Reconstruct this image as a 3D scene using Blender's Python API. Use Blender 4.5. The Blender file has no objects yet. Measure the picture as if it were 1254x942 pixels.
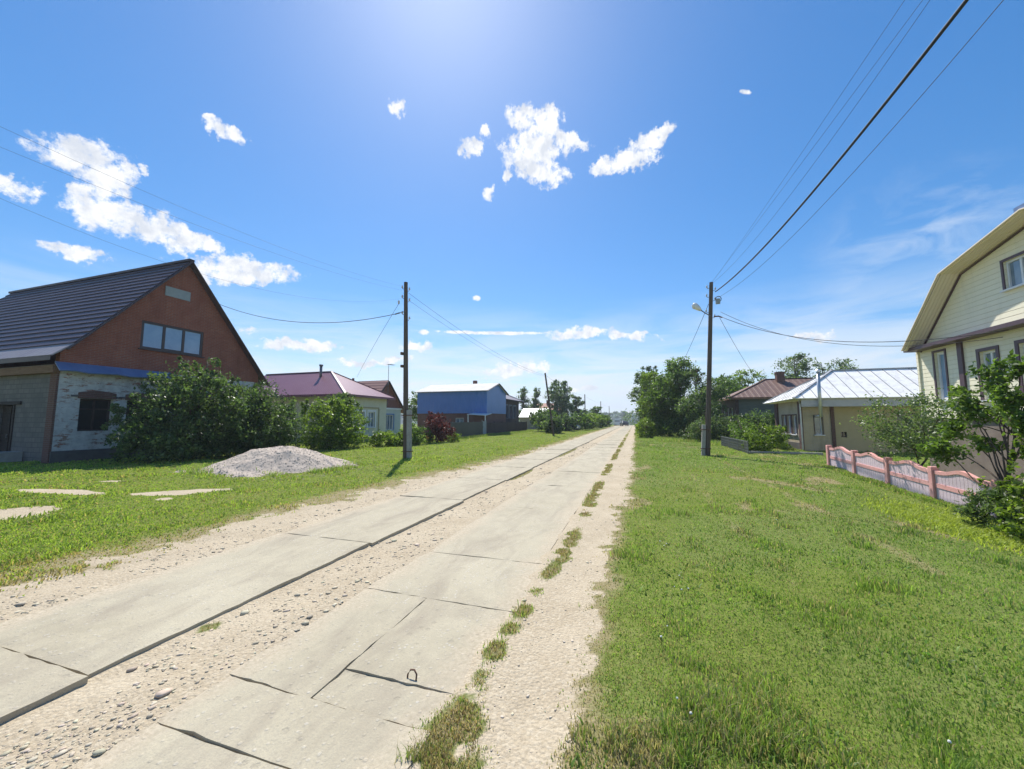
import bpy, math, random
import numpy as np
from mathutils import Vector, Matrix

random.seed(7)
RNG = np.random.default_rng(11)
SC = bpy.context.scene
COL = SC.collection

# ------------------------------------------------------------------ frame of reference
# world: X across the street (to the right), Y along the street, camera above (0,0)
F, H, YH = 470.0, 1.8, 514.0
PITCH = math.atan((YH - 471) / F)
YAW = math.atan(151 / F)

def ray(px, py):
    X = (px - 627) / F; v = (471 - py) / F
    Y = math.cos(PITCH) - v * math.sin(PITCH); Z = math.sin(PITCH) + v * math.cos(PITCH)
    return np.array([X * math.cos(YAW) - Y * math.sin(YAW), X * math.sin(YAW) + Y * math.cos(YAW), Z])

def G(px, py, z=0.0):
    d = ray(px, py); return np.array([0, 0, H]) + d * ((z - H) / d[2])
def Sp(px, py, s):
    d = ray(px, py); return np.array([0, 0, H]) + d * (s / d[0])
def Tp(px, py, t):
    d = ray(px, py); return np.array([0, 0, H]) + d * (t / d[1])

# ------------------------------------------------------------------ numpy noise
_P = np.random.default_rng(5).random((256, 256))
def vnoise(x, y):
    xi = np.floor(x).astype(int); yi = np.floor(y).astype(int)
    fx = x - xi; fy = y - yi
    fx = fx * fx * (3 - 2 * fx); fy = fy * fy * (3 - 2 * fy)
    a = _P[xi & 255, yi & 255]; b = _P[(xi + 1) & 255, yi & 255]
    c = _P[xi & 255, (yi + 1) & 255]; d = _P[(xi + 1) & 255, (yi + 1) & 255]
    return (a * (1 - fx) + b * fx) * (1 - fy) + (c * (1 - fx) + d * fx) * fy
def fbm(x, y, o=4):
    r = 0; a = .5; n = 0
    for i in range(o):
        r = r + a * vnoise(x * 2 ** i + 17.3 * i, y * 2 ** i + 9.1 * i); n += a; a *= .55
    return r / n
def sstep(a, b, x):
    t = np.clip((x - a) / (b - a), 0, 1); return t * t * (3 - 2 * t)

# ------------------------------------------------------------------ node helpers
def new_mat(name):
    m = bpy.data.materials.new(name); m.use_nodes = True
    nt = m.node_tree; nt.nodes.clear()
    out = nt.nodes.new('ShaderNodeOutputMaterial')
    return m, nt, out
def nd(nt, typ, ins=None, **props):
    n = nt.nodes.new(typ)
    for k, v in props.items(): setattr(n, k, v)
    for k, v in (ins or {}).items():
        s = n.inputs[k]
        if isinstance(v, bpy.types.NodeSocket): nt.links.new(v, s)
        elif isinstance(v, bpy.types.Node): nt.links.new(v.outputs[0], s)
        else: s.default_value = v
    return n
def rgb(c): return (c[0], c[1], c[2], 1)
def ramp(nt, fac, stops):
    n = nd(nt, 'ShaderNodeValToRGB', {0: fac})
    e = n.color_ramp.elements
    while len(e) < len(stops): e.new(.5)
    for i, (p, c) in enumerate(stops):
        e[i].position = p; e[i].color = rgb(c) if not isinstance(c, (int, float)) else (c, c, c, 1)
    return n.outputs[0]
def mixc(nt, f, a, b, mode='MIX'):
    n = nd(nt, 'ShaderNodeMix', data_type='RGBA', blend_type=mode)
    for k, v in ((0, f), (6, a), (7, b)):
        if isinstance(v, bpy.types.NodeSocket): nt.links.new(v, n.inputs[k])
        elif isinstance(v, (tuple, list)): n.inputs[k].default_value = rgb(v)
        else: n.inputs[k].default_value = v
    return n.outputs[2]
def mth(nt, op, a, b=0.0, c=None):
    ins = {0: a, 1: b}
    if c is not None: ins[2] = c
    return nd(nt, 'ShaderNodeMath', ins, operation=op).outputs[0]
def noise(nt, vec, scale, detail=4, rough=.55, dist=0.0):
    return nd(nt, 'ShaderNodeTexNoise', {'Vector': vec, 'Scale': scale, 'Detail': detail, 'Roughness': rough, 'Distortion': dist}).outputs[0]
def objco(nt): return nd(nt, 'ShaderNodeTexCoord').outputs['Object']
def principled(nt, out, col, rough=.8, spec=.3, metal=0.0, bump=None, bstr=.3, bdist=.02):
    p = nd(nt, 'ShaderNodeBsdfPrincipled', {'Base Color': col if not isinstance(col, tuple) else rgb(col), 'Roughness': rough,
            'Specular IOR Level': spec, 'Metallic': metal})
    if bump is not None:
        b = nd(nt, 'ShaderNodeBump', {'Strength': bstr, 'Distance': bdist, 'Height': bump})
        nt.links.new(b.outputs[0], p.inputs['Normal'])
    nt.links.new(p.outputs[0], out.inputs[0])
    return p

def mat_var(name, c1, c2, scale=3.0, rough=.8, spec=.3, metal=0.0, bscale=40, bstr=.25, stretch=(1, 1, 1), dirt=None, dirtamt=.35):
    """two-tone weathered surface"""
    m, nt, out = new_mat(name)
    co = objco(nt)
    mp = nd(nt, 'ShaderNodeMapping', {'Vector': co, 'Scale': stretch}).outputs[0]
    n = noise(nt, mp, scale, 6, .6, .4)
    col = ramp(nt, n, [(.3, c1), (.7, c2)])
    if dirt:
        n2 = noise(nt, mp, scale * 2.7, 5, .7)
        col = mixc(nt, mth(nt, 'MULTIPLY', ramp(nt, n2, [(.48, 0.0), (.72, 1.0)]), dirtamt), col, dirt)
    b = noise(nt, mp, bscale, 3)
    principled(nt, out, col, rough, spec, metal, b, bstr)
    return m

def wall_uv(nt):
    """(along the wall, height) for axis-aligned walls"""
    co = objco(nt)
    s = nd(nt, 'ShaderNodeSeparateXYZ', {0: co})
    u = mth(nt, 'ADD', s.outputs[0], s.outputs[1])
    return nd(nt, 'ShaderNodeCombineXYZ', {0: u, 1: s.outputs[2]}).outputs[0], co

def mat_brick(name, c1, c2, mortar, bw=.26, rh=.078, ms=.012, var=None, bstr=.6, paint=None, rough=.85):
    m, nt, out = new_mat(name)
    uv, co = wall_uv(nt)
    br = nd(nt, 'ShaderNodeTexBrick', {'Vector': uv, 'Color1': rgb(c1), 'Color2': rgb(c2), 'Mortar': rgb(mortar), 'Scale': 1.0,
            'Mortar Size': ms, 'Mortar Smooth': .3, 'Bias': 0.0, 'Brick Width': bw, 'Row Height': rh})
    col = br.outputs[0]
    n = noise(nt, co, 1.1, 6, .65)
    if var: col = mixc(nt, ramp(nt, n, [(.35, 0.0), (.7, .75)]), col, var)
    if paint:
        pc, pd, lo, hi = paint
        st = nd(nt, 'ShaderNodeMapping', {'Vector': uv, 'Scale': (1.1, 3.0, 1)}).outputs[0]
        n2 = noise(nt, st, 1.9, 8, .72, .5)
        n3 = noise(nt, co, 5.0, 5, .6)
        pcol = ramp(nt, n3, [(.35, pc), (.7, pd)])
        col = mixc(nt, ramp(nt, n2, [(lo, 1.0), (hi, 0.0)]), col, pcol)
    dmp = noise(nt, nd(nt, 'ShaderNodeMapping', {'Vector': co, 'Scale': (1.3, 1.3, .35)}).outputs[0], 1.6, 7, .7, .4)
    col = mixc(nt, ramp(nt, dmp, [(.50, 0.0), (.75, .45)]), col, tuple(v * .45 for v in c2))
    fine = noise(nt, co, 60, 2)
    h = mth(nt, 'ADD', mth(nt, 'MULTIPLY', br.outputs[1], -1.0), mth(nt, 'MULTIPLY', fine, .4))
    principled(nt, out, col, rough, .2, 0, h, bstr, .012)
    return m

def mat_siding(name, c, c2, step=.115, rough=.5):
    m, nt, out = new_mat(name)
    co = objco(nt)
    z = nd(nt, 'ShaderNodeSeparateXYZ', {0: co}).outputs[2]
    fr = mth(nt, 'FRACT', mth(nt, 'DIVIDE', z, step))
    n = noise(nt, co, 1.3, 4)
    col = ramp(nt, n, [(.3, c), (.7, c2)])
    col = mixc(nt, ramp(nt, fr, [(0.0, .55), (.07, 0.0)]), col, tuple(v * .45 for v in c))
    stk = noise(nt, nd(nt, 'ShaderNodeMapping', {'Vector': co, 'Scale': (3, 3, .25)}).outputs[0], 1.5, 6, .65, .3)
    col = mixc(nt, ramp(nt, stk, [(.50, 0.0), (.78, .35)]), col, tuple(v * .62 for v in c))
    hh = ramp(nt, fr, [(0.0, 0.0), (.1, 1.0), (1.0, .25)])
    principled(nt, out, col, rough, .35, 0, hh, .8, .014)
    return m

def mat_corr(name, c, c2, axis='x', pitch=.2, rough=.45, metal=0.0, spec=.4, amp=.03, rust=None, rustamt=.4):
    """ribbed metal sheet"""
    m, nt, out = new_mat(name)
    co = objco(nt)
    s = nd(nt, 'ShaderNodeSeparateXYZ', {0: co})
    a = s.outputs[{'x': 0, 'y': 1, 'z': 2}[axis]]
    fr = mth(nt, 'FRACT', mth(nt, 'DIVIDE', a, pitch))
    hh = ramp(nt, fr, [(0.0, 0.0), (.12, 1.0), (.45, 1.0), (.57, 0.0)])
    n = noise(nt, co, .8, 6, .65, .3)
    col = ramp(nt, n, [(.32, c), (.68, c2)])
    if rust:
        st = nd(nt, 'ShaderNodeMapping', {'Vector': co, 'Scale': (1, 1, .25)}).outputs[0]
        n2 = noise(nt, st, 2.4, 7, .72)
        col = mixc(nt, mth(nt, 'MULTIPLY', ramp(nt, n2, [(.5, 0.0), (.66, 1.0)]), rustamt), col, rust)
    principled(nt, out, col, rough, spec, metal, hh, .9, amp)
    return m

def mat_leaf(name, tint, trans=.45, rough=.5, spec=.22, tmul=(1.5, 1.7, .7)):
    m, nt, out = new_mat(name)
    at = nd(nt, 'ShaderNodeAttribute', attribute_name='Col').outputs[0]
    col = mixc(nt, 1.0, at, tint, 'MULTIPLY')
    tc = mixc(nt, 1.0, col, tmul, 'MULTIPLY')
    p = nd(nt, 'ShaderNodeBsdfPrincipled', {'Base Color': col, 'Roughness': rough, 'Specular IOR Level': spec})
    t = nd(nt, 'ShaderNodeBsdfTranslucent', {'Color': tc})
    mx = nd(nt, 'ShaderNodeMixShader', {0: trans, 1: p, 2: t})
    nt.links.new(mx.outputs[0], out.inputs[0])
    return m

def mat_glass(name, back, rough=.04, spec=1.0, var=None):
    m, nt, out = new_mat(name)
    col = back
    if var:
        co = objco(nt)
        col = ramp(nt, noise(nt, co, 1.6, 3, .5, .6), [(.35, back), (.65, var)])
    p = principled(nt, out, col, .5, .3)
    p.inputs['Coat Weight'].default_value = 1.0
    p.inputs['Coat Roughness'].default_value = rough
    p.inputs['Coat IOR'].default_value = 1.7
    return m

M = {}
def build_materials():
    M['red_brick'] = mat_brick('red_brick', (.37, .115, .065), (.27, .082, .05), (.30, .19, .15), var=(.24, .08, .055))
    M['white_brick'] = mat_brick('whitewashed_brick', (.33, .15, .10), (.25, .12, .085), (.36, .33, .30), bw=.25, rh=.08,
                                 paint=((.62, .62, .60), (.46, .46, .46), .535, .60))
    M['grey_block'] = mat_brick('grey_block', (.22, .20, .185), (.165, .152, .142), (.12, .11, .105), bw=.42, rh=.21, ms=.014, var=(.125, .12, .115))
    M['plinth'] = mat_var('dark_plinth', (.09, .085, .085), (.14, .135, .13), 2.5)
    M['brown_tile'] = mat_corr('brown_metal_tile', (.080, .050, .056), (.100, .064, .068), 'x', .19, .46, 0, .38, .02)
    M['brown_trim'] = mat_var('brown_trim', (.055, .035, .035), (.075, .048, .045), 4, .5, .4)
    M['old_timber'] = mat_var('old_timber', (.17, .095, .055), (.26, .16, .10), 3, .85, .2, stretch=(.6, 6, 6))
    M['dark_wood'] = mat_var('dark_wood', (.035, .028, .026), (.07, .055, .048), 3, .8, .25, stretch=(1, 1, 6))
    M['blue_tarp'] = mat_var('blue_sheet', (.09, .15, .30), (.15, .21, .36), 2.2, .45, .5, bscale=7, bstr=.6)
    M['vent_board'] = mat_var('vent_board', (.26, .30, .32), (.34, .37, .38), 3)
    M['dark_glass'] = mat_glass('dark_window_glass', (.015, .017, .02))
    M['curtain_glass'] = mat_glass('pale_curtain_glass', (.15, .28, .46), var=(.22, .35, .52))
    M['blue_glass'] = mat_glass('window_glass', (.07, .12, .17), var=(.18, .24, .28))
    M['white_frame'] = mat_var('white_plastic', (.70, .71, .72), (.78, .78, .78), 5, .4, .45, bstr=.03)
    M['lead_frame'] = mat_var('dark_brown_frame', (.045, .03, .03), (.06, .042, .04), 6, .4, .45, bstr=.05)
    M['purple_roof'] = mat_corr('maroon_sheet_roof', (.19, .066, .094), (.22, .085, .115), 'x', .22, .4, 0, .5, .02)
    M['cream_wall'] = mat_var('cream_plaster', (.60, .58, .44), (.66, .63, .50), 1.2, .85, .2, dirt=(.4, .37, .28), dirtamt=.25)
    M['pale_green_wall'] = mat_var('pale_plank', (.50, .55, .52), (.58, .62, .58), 1.5, .8, .2)
    M['red_plank'] = mat_corr('red_brown_plank', (.20, .085, .065), (.25, .11, .085), 'y', .16, .7, 0, .25, .012)
    M['rust_roof'] = mat_corr('rust_roof', (.23, .11, .09), (.29, .15, .12), 'y', .3, .6, 0, .3, .02)
    M['blue_sheet'] = mat_corr('blue_corrugated', (.06, .18, .46), (.078, .21, .52), 'x', .22, .4, 0, .45, .035)
    M['pale_slate'] = mat_corr('pale_roof_sheet', (.55, .53, .50), (.66, .64, .61), 'x', .2, .75, 0, .3, .03)
    M['dull_brick'] = mat_brick('dull_brick', (.19, .085, .062), (.15, .075, .058), (.19, .16, .145), var=(.15, .08, .065))
    M['white_sheet'] = mat_var('white_sheet', (.66, .66, .66), (.74, .74, .73), 3, .5, .4)
    M['fence_sheet'] = mat_corr('dark_fence_sheet', (.045, .05, .05), (.06, .066, .064), 'y', .12, .5, 0, .4, .02)
    M['fence_brown'] = mat_corr('dark_board_fence', (.055, .04, .037), (.085, .06, .055), 'y', .13, .8, 0, .25, .015)
    M['dark_plank'] = mat_corr('dark_plank_wall', (.055, .042, .042), (.08, .058, .055), 'z', .18, .8, 0, .25, .012)
    M['pale_board'] = mat_corr('faded_board', (.14, .17, .22), (.20, .23, .27), 'y', .2, .75, 0, .25, .01)
    M['lilac_roof'] = mat_corr('grey_sheet_roof', (.25, .21, .22), (.33, .29, .29), 'x', .4, .5, 0, .4, .02)
    M['shed_wall'] = mat_var('beige_shed_wall', (.38, .31, .22), (.46, .38, .28), 2)
    M['orange_roof'] = mat_corr('orange_red_roof', (.36, .11, .075), (.42, .15, .10), 'x', .3, .6, 0, .3, .02)
    M['green_wall'] = mat_corr('dull_green_plank', (.075, .10, .10), (.10, .125, .12), 'z', .16, .75, 0, .25, .01)
    M['brown_roof'] = mat_corr('brown_rusty_roof', (.15, .085, .065), (.20, .115, .085), 'x', .5, .6, 0, .35, .02, rust=(.10, .055, .045), rustamt=.6)
    M['beige_brick'] = mat_brick('beige_brick', (.52, .44, .30), (.46, .38, .255), (.45, .42, .36), bw=.25, rh=.08, var=(.42, .35, .24))
    M['beige_plaster'] = mat_var('ochre_plaster', (.40, .34, .20), (.45, .385, .235), .8, .85, .2, dirt=(.32, .27, .17), dirtamt=.3)
    M['brown_pilaster'] = mat_brick('brown_brick', (.14, .075, .06), (.11, .06, .05), (.16, .13, .12), bw=.25, rh=.08)
    M['zinc_roof'] = mat_var('galvanised_sheet', (.92, .90, .85), (.95, .93, .88), 1.0, .6, .3, .0, bscale=3, bstr=.12, dirt=(.42, .38, .36), dirtamt=.45)
    M['zinc_seam'] = mat_var('galvanised_seam', (.30, .30, .31), (.42, .42, .42), 3, .4, .5, .5)
    M['zinc_pipe'] = mat_var('galvanised_pipe', (.48, .50, .52), (.60, .61, .62), 3, .35, .5, .6)
    M['grey_soffit'] = mat_var('grey_fascia', (.40, .40, .42), (.48, .48, .50), 2, .6, .3)
    M['siding'] = mat_siding('cream_siding', (.84, .78, .58), (.86, .80, .61), .15)
    M['soffit'] = mat_corr('beige_soffit', (.84, .72, .57), (.88, .76, .61), 'x', .1, .5, 0, .3, .01)
    M['plum_trim'] = mat_var('plum_brown_trim', (.085, .05, .06), (.11, .066, .075), 4, .4, .45)
    M['stone_base'] = mat_var('grey_brown_base', (.20, .155, .13), (.28, .225, .19), 2.5, .9, .2)
    M['pink'] = mat_var('pink_painted_concrete', (.74, .36, .32), (.78, .42, .38), 3, .75, .25, dirt=(.45, .22, .19), dirtamt=.4)
    M['lilac_paint'] = mat_var('pale_lilac_concrete', (.66, .52, .55), (.72, .58, .61), 3, .75, .25, dirt=(.42, .33, .35), dirtamt=.4)
    M['pole_wood'] = mat_var('tarred_pole_wood', (.085, .066, .052), (.15, .12, .10), 2.5, .85, .2, bscale=14, bstr=.5, stretch=(8, 8, .5))
    M['pole_conc'] = mat_var('pole_concrete', (.30, .285, .26), (.40, .385, .36), 4, .9, .2, dirt=(.2, .19, .18))
    M['steel'] = mat_var('dull_steel', (.16, .16, .17), (.24, .24, .25), 8, .5, .5, .5)
    M['rust_steel'] = mat_var('rusty_steel', (.12, .065, .045), (.19, .10, .065), 9, .8, .3, .2)
    M['cable'] = mat_var('black_cable', (.018, .018, .022), (.03, .03, .035), 5, .6, .3)
    M['porcelain'] = mat_var('pale_porcelain', (.55, .55, .53), (.68, .67, .65), 6, .3, .5, bstr=.02)
    M['lamp_white'] = mat_var('white_lamp_shell', (.72, .72, .72), (.78, .78, .78), 5, .35, .5, bstr=.02)
    M['bark'] = mat_var('brown_bark', (.085, .062, .048), (.15, .115, .09), 5, .9, .15, bscale=18, bstr=.7, stretch=(3, 3, .6))
    M['birch_bark'] = mat_var('birch_bark', (.55, .54, .50), (.40, .39, .37), 5, .8, .2, stretch=(1, 1, 4), dirt=(.08, .07, .06), dirtamt=.8)
    M['leaf'] = mat_leaf('leaf', (1, 1, 1), rough=.42, spec=.34)
    M['grass'] = mat_leaf('grass_blade', (1, 1, 1), .45, .5, .25, (1.25, 1.3, .75))
    M['red_leaf'] = mat_leaf('red_leaf', (1, 1, 1), .3, .5, .3, (1.6, .8, .8))
    M['stones'] = None
    # pale limestone chips with a tone of their own
    m, nt, out = new_mat('gravel_stone')
    at = nd(nt, 'ShaderNodeAttribute', attribute_name='Col').outputs[0]
    n = noise(nt, objco(nt), 60, 3)
    principled(nt, out, mixc(nt, .35, at, ramp(nt, n, [(.3, (.25, .23, .2)), (.7, (.55, .5, .43))])), .95, .1)
    M['stones'] = m
    M['white_petal'] = mat_var('white_petal', (.75, .74, .70), (.82, .82, .78), 30, .7, .2, bstr=.02)
    M['car_white'] = mat_var('white_car_paint', (.72, .73, .74), (.76, .77, .78), 1, .25, .5, bstr=0.0)
    M['car_dark'] = mat_var('dark_car_paint', (.05, .05, .06), (.07, .065, .075), 1, .3, .5, bstr=0.0)
    M['car_silver'] = mat_var('silver_car_paint', (.52, .54, .56), (.56, .58, .60), 1, .3, .5, .3, bstr=0.0)
    M['rubber'] = mat_var('tyre_rubber', (.02, .02, .02), (.03, .03, .03), 8)
    # slabs of cast concrete, sand tracked into the hollows
    m, nt, out = new_mat('road_concrete')
    co = objco(nt)
    big = noise(nt, co, .55, 5, .6, .3); mid = noise(nt, co, 4.5, 6, .65); fine = noise(nt, co, 70, 4, .7)
    col = ramp(nt, big, [(.3, (.385, .338, .238)), (.72, (.505, .452, .330))])
    col = mixc(nt, ramp(nt, mid, [(.42, 0.0), (.70, .55)]), col, (.51, .45, .32))
    vo = nd(nt, 'ShaderNodeTexVoronoi', {'Vector': co, 'Scale': 34.0, 'Randomness': 1.0})
    agg = nd(nt, 'ShaderNodeSeparateColor', {0: vo.outputs[1]}).outputs[0]
    spk = mth(nt, 'MULTIPLY', ramp(nt, agg, [(.80, 0.0), (.86, 1.0)]), ramp(nt, vo.outputs[0], [(.25, 1.0), (.5, 0.0)]))
    expo = ramp(nt, noise(nt, co, 1.4, 4, .6), [(.42, .1), (.62, 1.0)])
    col = mixc(nt, mth(nt, 'MULTIPLY', mth(nt, 'MULTIPLY', spk, expo), .7), col, (.62, .59, .53))
    drk = mth(nt, 'MULTIPLY', ramp(nt, agg, [(.10, 1.0), (.16, 0.0)]), ramp(nt, vo.outputs[0], [(.2, 1.0), (.42, 0.0)]))
    col = mixc(nt, mth(nt, 'MULTIPLY', mth(nt, 'MULTIPLY', drk, expo), .55), col, (.22, .20, .17))
    col = mixc(nt, mth(nt, 'MULTIPLY', ramp(nt, fine, [(.4, 1.0), (.55, 0.0)]), .35), col, (.30, .27, .225))
    vc = nd(nt, 'ShaderNodeTexVoronoi', {'Vector': nd(nt, 'ShaderNodeMapping', {'Vector': co, 'Scale': (1, .7, 1)}).outputs[0], 'Scale': .8}, feature='DISTANCE_TO_EDGE')
    wob = mth(nt, 'ADD', vc.outputs[0], mth(nt, 'MULTIPLY', mth(nt, 'SUBTRACT', noise(nt, co, 5, 5), .5), .16))
    crack = ramp(nt, mth(nt, 'ABSOLUTE', wob), [(.0, 1.0), (.007, 0.0)])
    ckm = ramp(nt, noise(nt, co, .6, 2), [(.56, 0.0), (.62, 1.0)])
    crack = mth(nt, 'MULTIPLY', crack, ckm)
    col = mixc(nt, mth(nt, 'MULTIPLY', crack, .0), col, (.22, .19, .15))
    stn = noise(nt, nd(nt, 'ShaderNodeMapping', {'Vector': co, 'Scale': (1.6, .5, 1)}).outputs[0], 1.3, 7, .7, .8)
    col = mixc(nt, ramp(nt, stn, [(.46, 0.0), (.68, .75)]), col, (.31, .265, .20))
    pit = nd(nt, 'ShaderNodeTexVoronoi', {'Vector': co, 'Scale': 9.0, 'Randomness': 1.0})
    pa = nd(nt, 'ShaderNodeSeparateColor', {0: pit.outputs[1]}).outputs[1]
    pm = mth(nt, 'MULTIPLY', ramp(nt, pa, [(.72, 0.0), (.76, 1.0)]), ramp(nt, mth(nt, 'ADD', pit.outputs[0], mth(nt, 'MULTIPLY', fine, .25)), [(.25, 1.0), (.36, 0.0)]))
    col = mixc(nt, mth(nt, 'MULTIPLY', pm, .22), col, (.25, .22, .175))
    hgt_ = mth(nt, 'ADD', mth(nt, 'ADD', mth(nt, 'MULTIPLY', mid, .8), mth(nt, 'MULTIPLY', fine, .35)), mth(nt, 'SUBTRACT', mth(nt, 'MULTIPLY', spk, .35), mth(nt, 'ADD', mth(nt, 'MULTIPLY', crack, .0), mth(nt, 'MULTIPLY', pm, .3))))
    principled(nt, out, col, .9, .2, 0, hgt_, .55, .02)
    # sand washed over the edges of the slabs
    sxs = nd(nt, 'ShaderNodeSeparateXYZ', {0: co}).outputs[0]
    lft = mth(nt, 'MINIMUM', mth(nt, 'ABSOLUTE', mth(nt, 'ADD', sxs, 2.82)), mth(nt, 'ABSOLUTE', mth(nt, 'ADD', sxs, 5.40)))
    e_ = mth(nt, 'MINIMUM', mth(nt, 'ABSOLUTE', mth(nt, 'ADD', sxs, 1.15)), lft)
    e_ = mth(nt, 'ADD', e_, mth(nt, 'MULTIPLY', mth(nt, 'SUBTRACT', noise(nt, co, 1.7, 6, .7), .5), .9))
    sand = ramp(nt, e_, [(.05, 1.0), (.30, 0.0)])
    scol = ramp(nt, noise(nt, co, 30, 4, .7), [(.35, (.38, .315, .22)), (.65, (.56, .475, .35))])
    for l_ in list(nt.links):
        if l_.to_socket.name == 'Base Color': src = l_.from_socket; dst = l_.to_socket
    nt.links.new(mixc(nt, mth(nt, 'MULTIPLY', sand, .8), src, scol), dst)
    M['concrete'] = m
    # ground: masks R dirt, G dry straw, B lush
    m, nt, out = new_mat('ground_soil')
    co = objco(nt)
    at = nd(nt, 'ShaderNodeAttribute', attribute_name='Col')
    sc = nd(nt, 'ShaderNodeSeparateColor', {0: at.outputs[0]})
    n1 = noise(nt, co, 1.2, 6, .65); n2 = noise(nt, co, 9, 6, .7); n3 = noise(nt, co, 55, 4, .7)
    green = ramp(nt, n2, [(.3, (.105, .14, .035)), (.7, (.19, .235, .065))])
    lush = ramp(nt, n2, [(.3, (.12, .15, .026)), (.7, (.19, .22, .042))])
    straw = ramp(nt, n3, [(.3, (.22, .18, .09)), (.7, (.34, .29, .16))])
    dirt = ramp(nt, n1, [(.3, (.43, .35, .24)), (.7, (.55, .465, .335))])
    vo = nd(nt, 'ShaderNodeTexVoronoi', {'Vector': co, 'Scale': 38.0})
    agg = nd(nt, 'ShaderNodeSeparateColor', {0: vo.outputs[1]}).outputs[0]
    dirt = mixc(nt, ramp(nt, agg, [(.55, 0.0), (.95, .6)]), dirt, (.58, .50, .37))
    dirt = mixc(nt, ramp(nt, n3, [(.35, .5), (.55, 0.0)]), dirt, (.27, .215, .145))
    g = mixc(nt, sc.outputs[2], green, lush)
    edge = mth(nt, 'MULTIPLY', mth(nt, 'SUBTRACT', n2, .5), .7)
    dry = ramp(nt, mth(nt, 'ADD', sc.outputs[1], edge), [(.30, 0.0), (.75, 1.0)])
    g = mixc(nt, dry, g, straw)
    dm = ramp(nt, mth(nt, 'ADD', sc.outputs[0], edge), [(.40, 0.0), (.60, 1.0)])
    col = mixc(nt, dm, g, dirt)
    hh = mth(nt, 'ADD', mth(nt, 'MULTIPLY', n2, .6), mth(nt, 'ADD', mth(nt, 'MULTIPLY', n3, .4), mth(nt, 'MULTIPLY', vo.outputs[0], -.35)))
    principled(nt, out, col, .95, .1, 0, hh, .7, .03)
    M['ground'] = m
    M['mound'] = mat_var('crushed_stone', (.46, .385, .315), (.57, .485, .40), 6, .95, .1, bscale=26, bstr=1.0, dirt=(.33, .28, .24), dirtamt=.4)
    M['hill'] = mat_var('wooded_hill', (.030, .052, .030), (.055, .085, .04), .02, .95, .1, bscale=.15, bstr=1.0)
build_materials()

# ------------------------------------------------------------------ objects
ORIGIN = {}
def thing(name, label, cat, loc, group=None):
    o = bpy.data.objects.new(name, None); COL.objects.link(o)
    o.empty_display_size = .2
    o.location = loc; ORIGIN[o] = Vector(loc)
    o['label'] = label; o['category'] = cat
    if group: o['group'] = group
    return o
def tag(o, label, cat, group=None):
    o['label'] = label; o['category'] = cat
    if group: o['group'] = group
    return o
def structure(o): o['kind'] = 'structure'; return o
def stuff(o): o['kind'] = 'stuff'; return o

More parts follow.
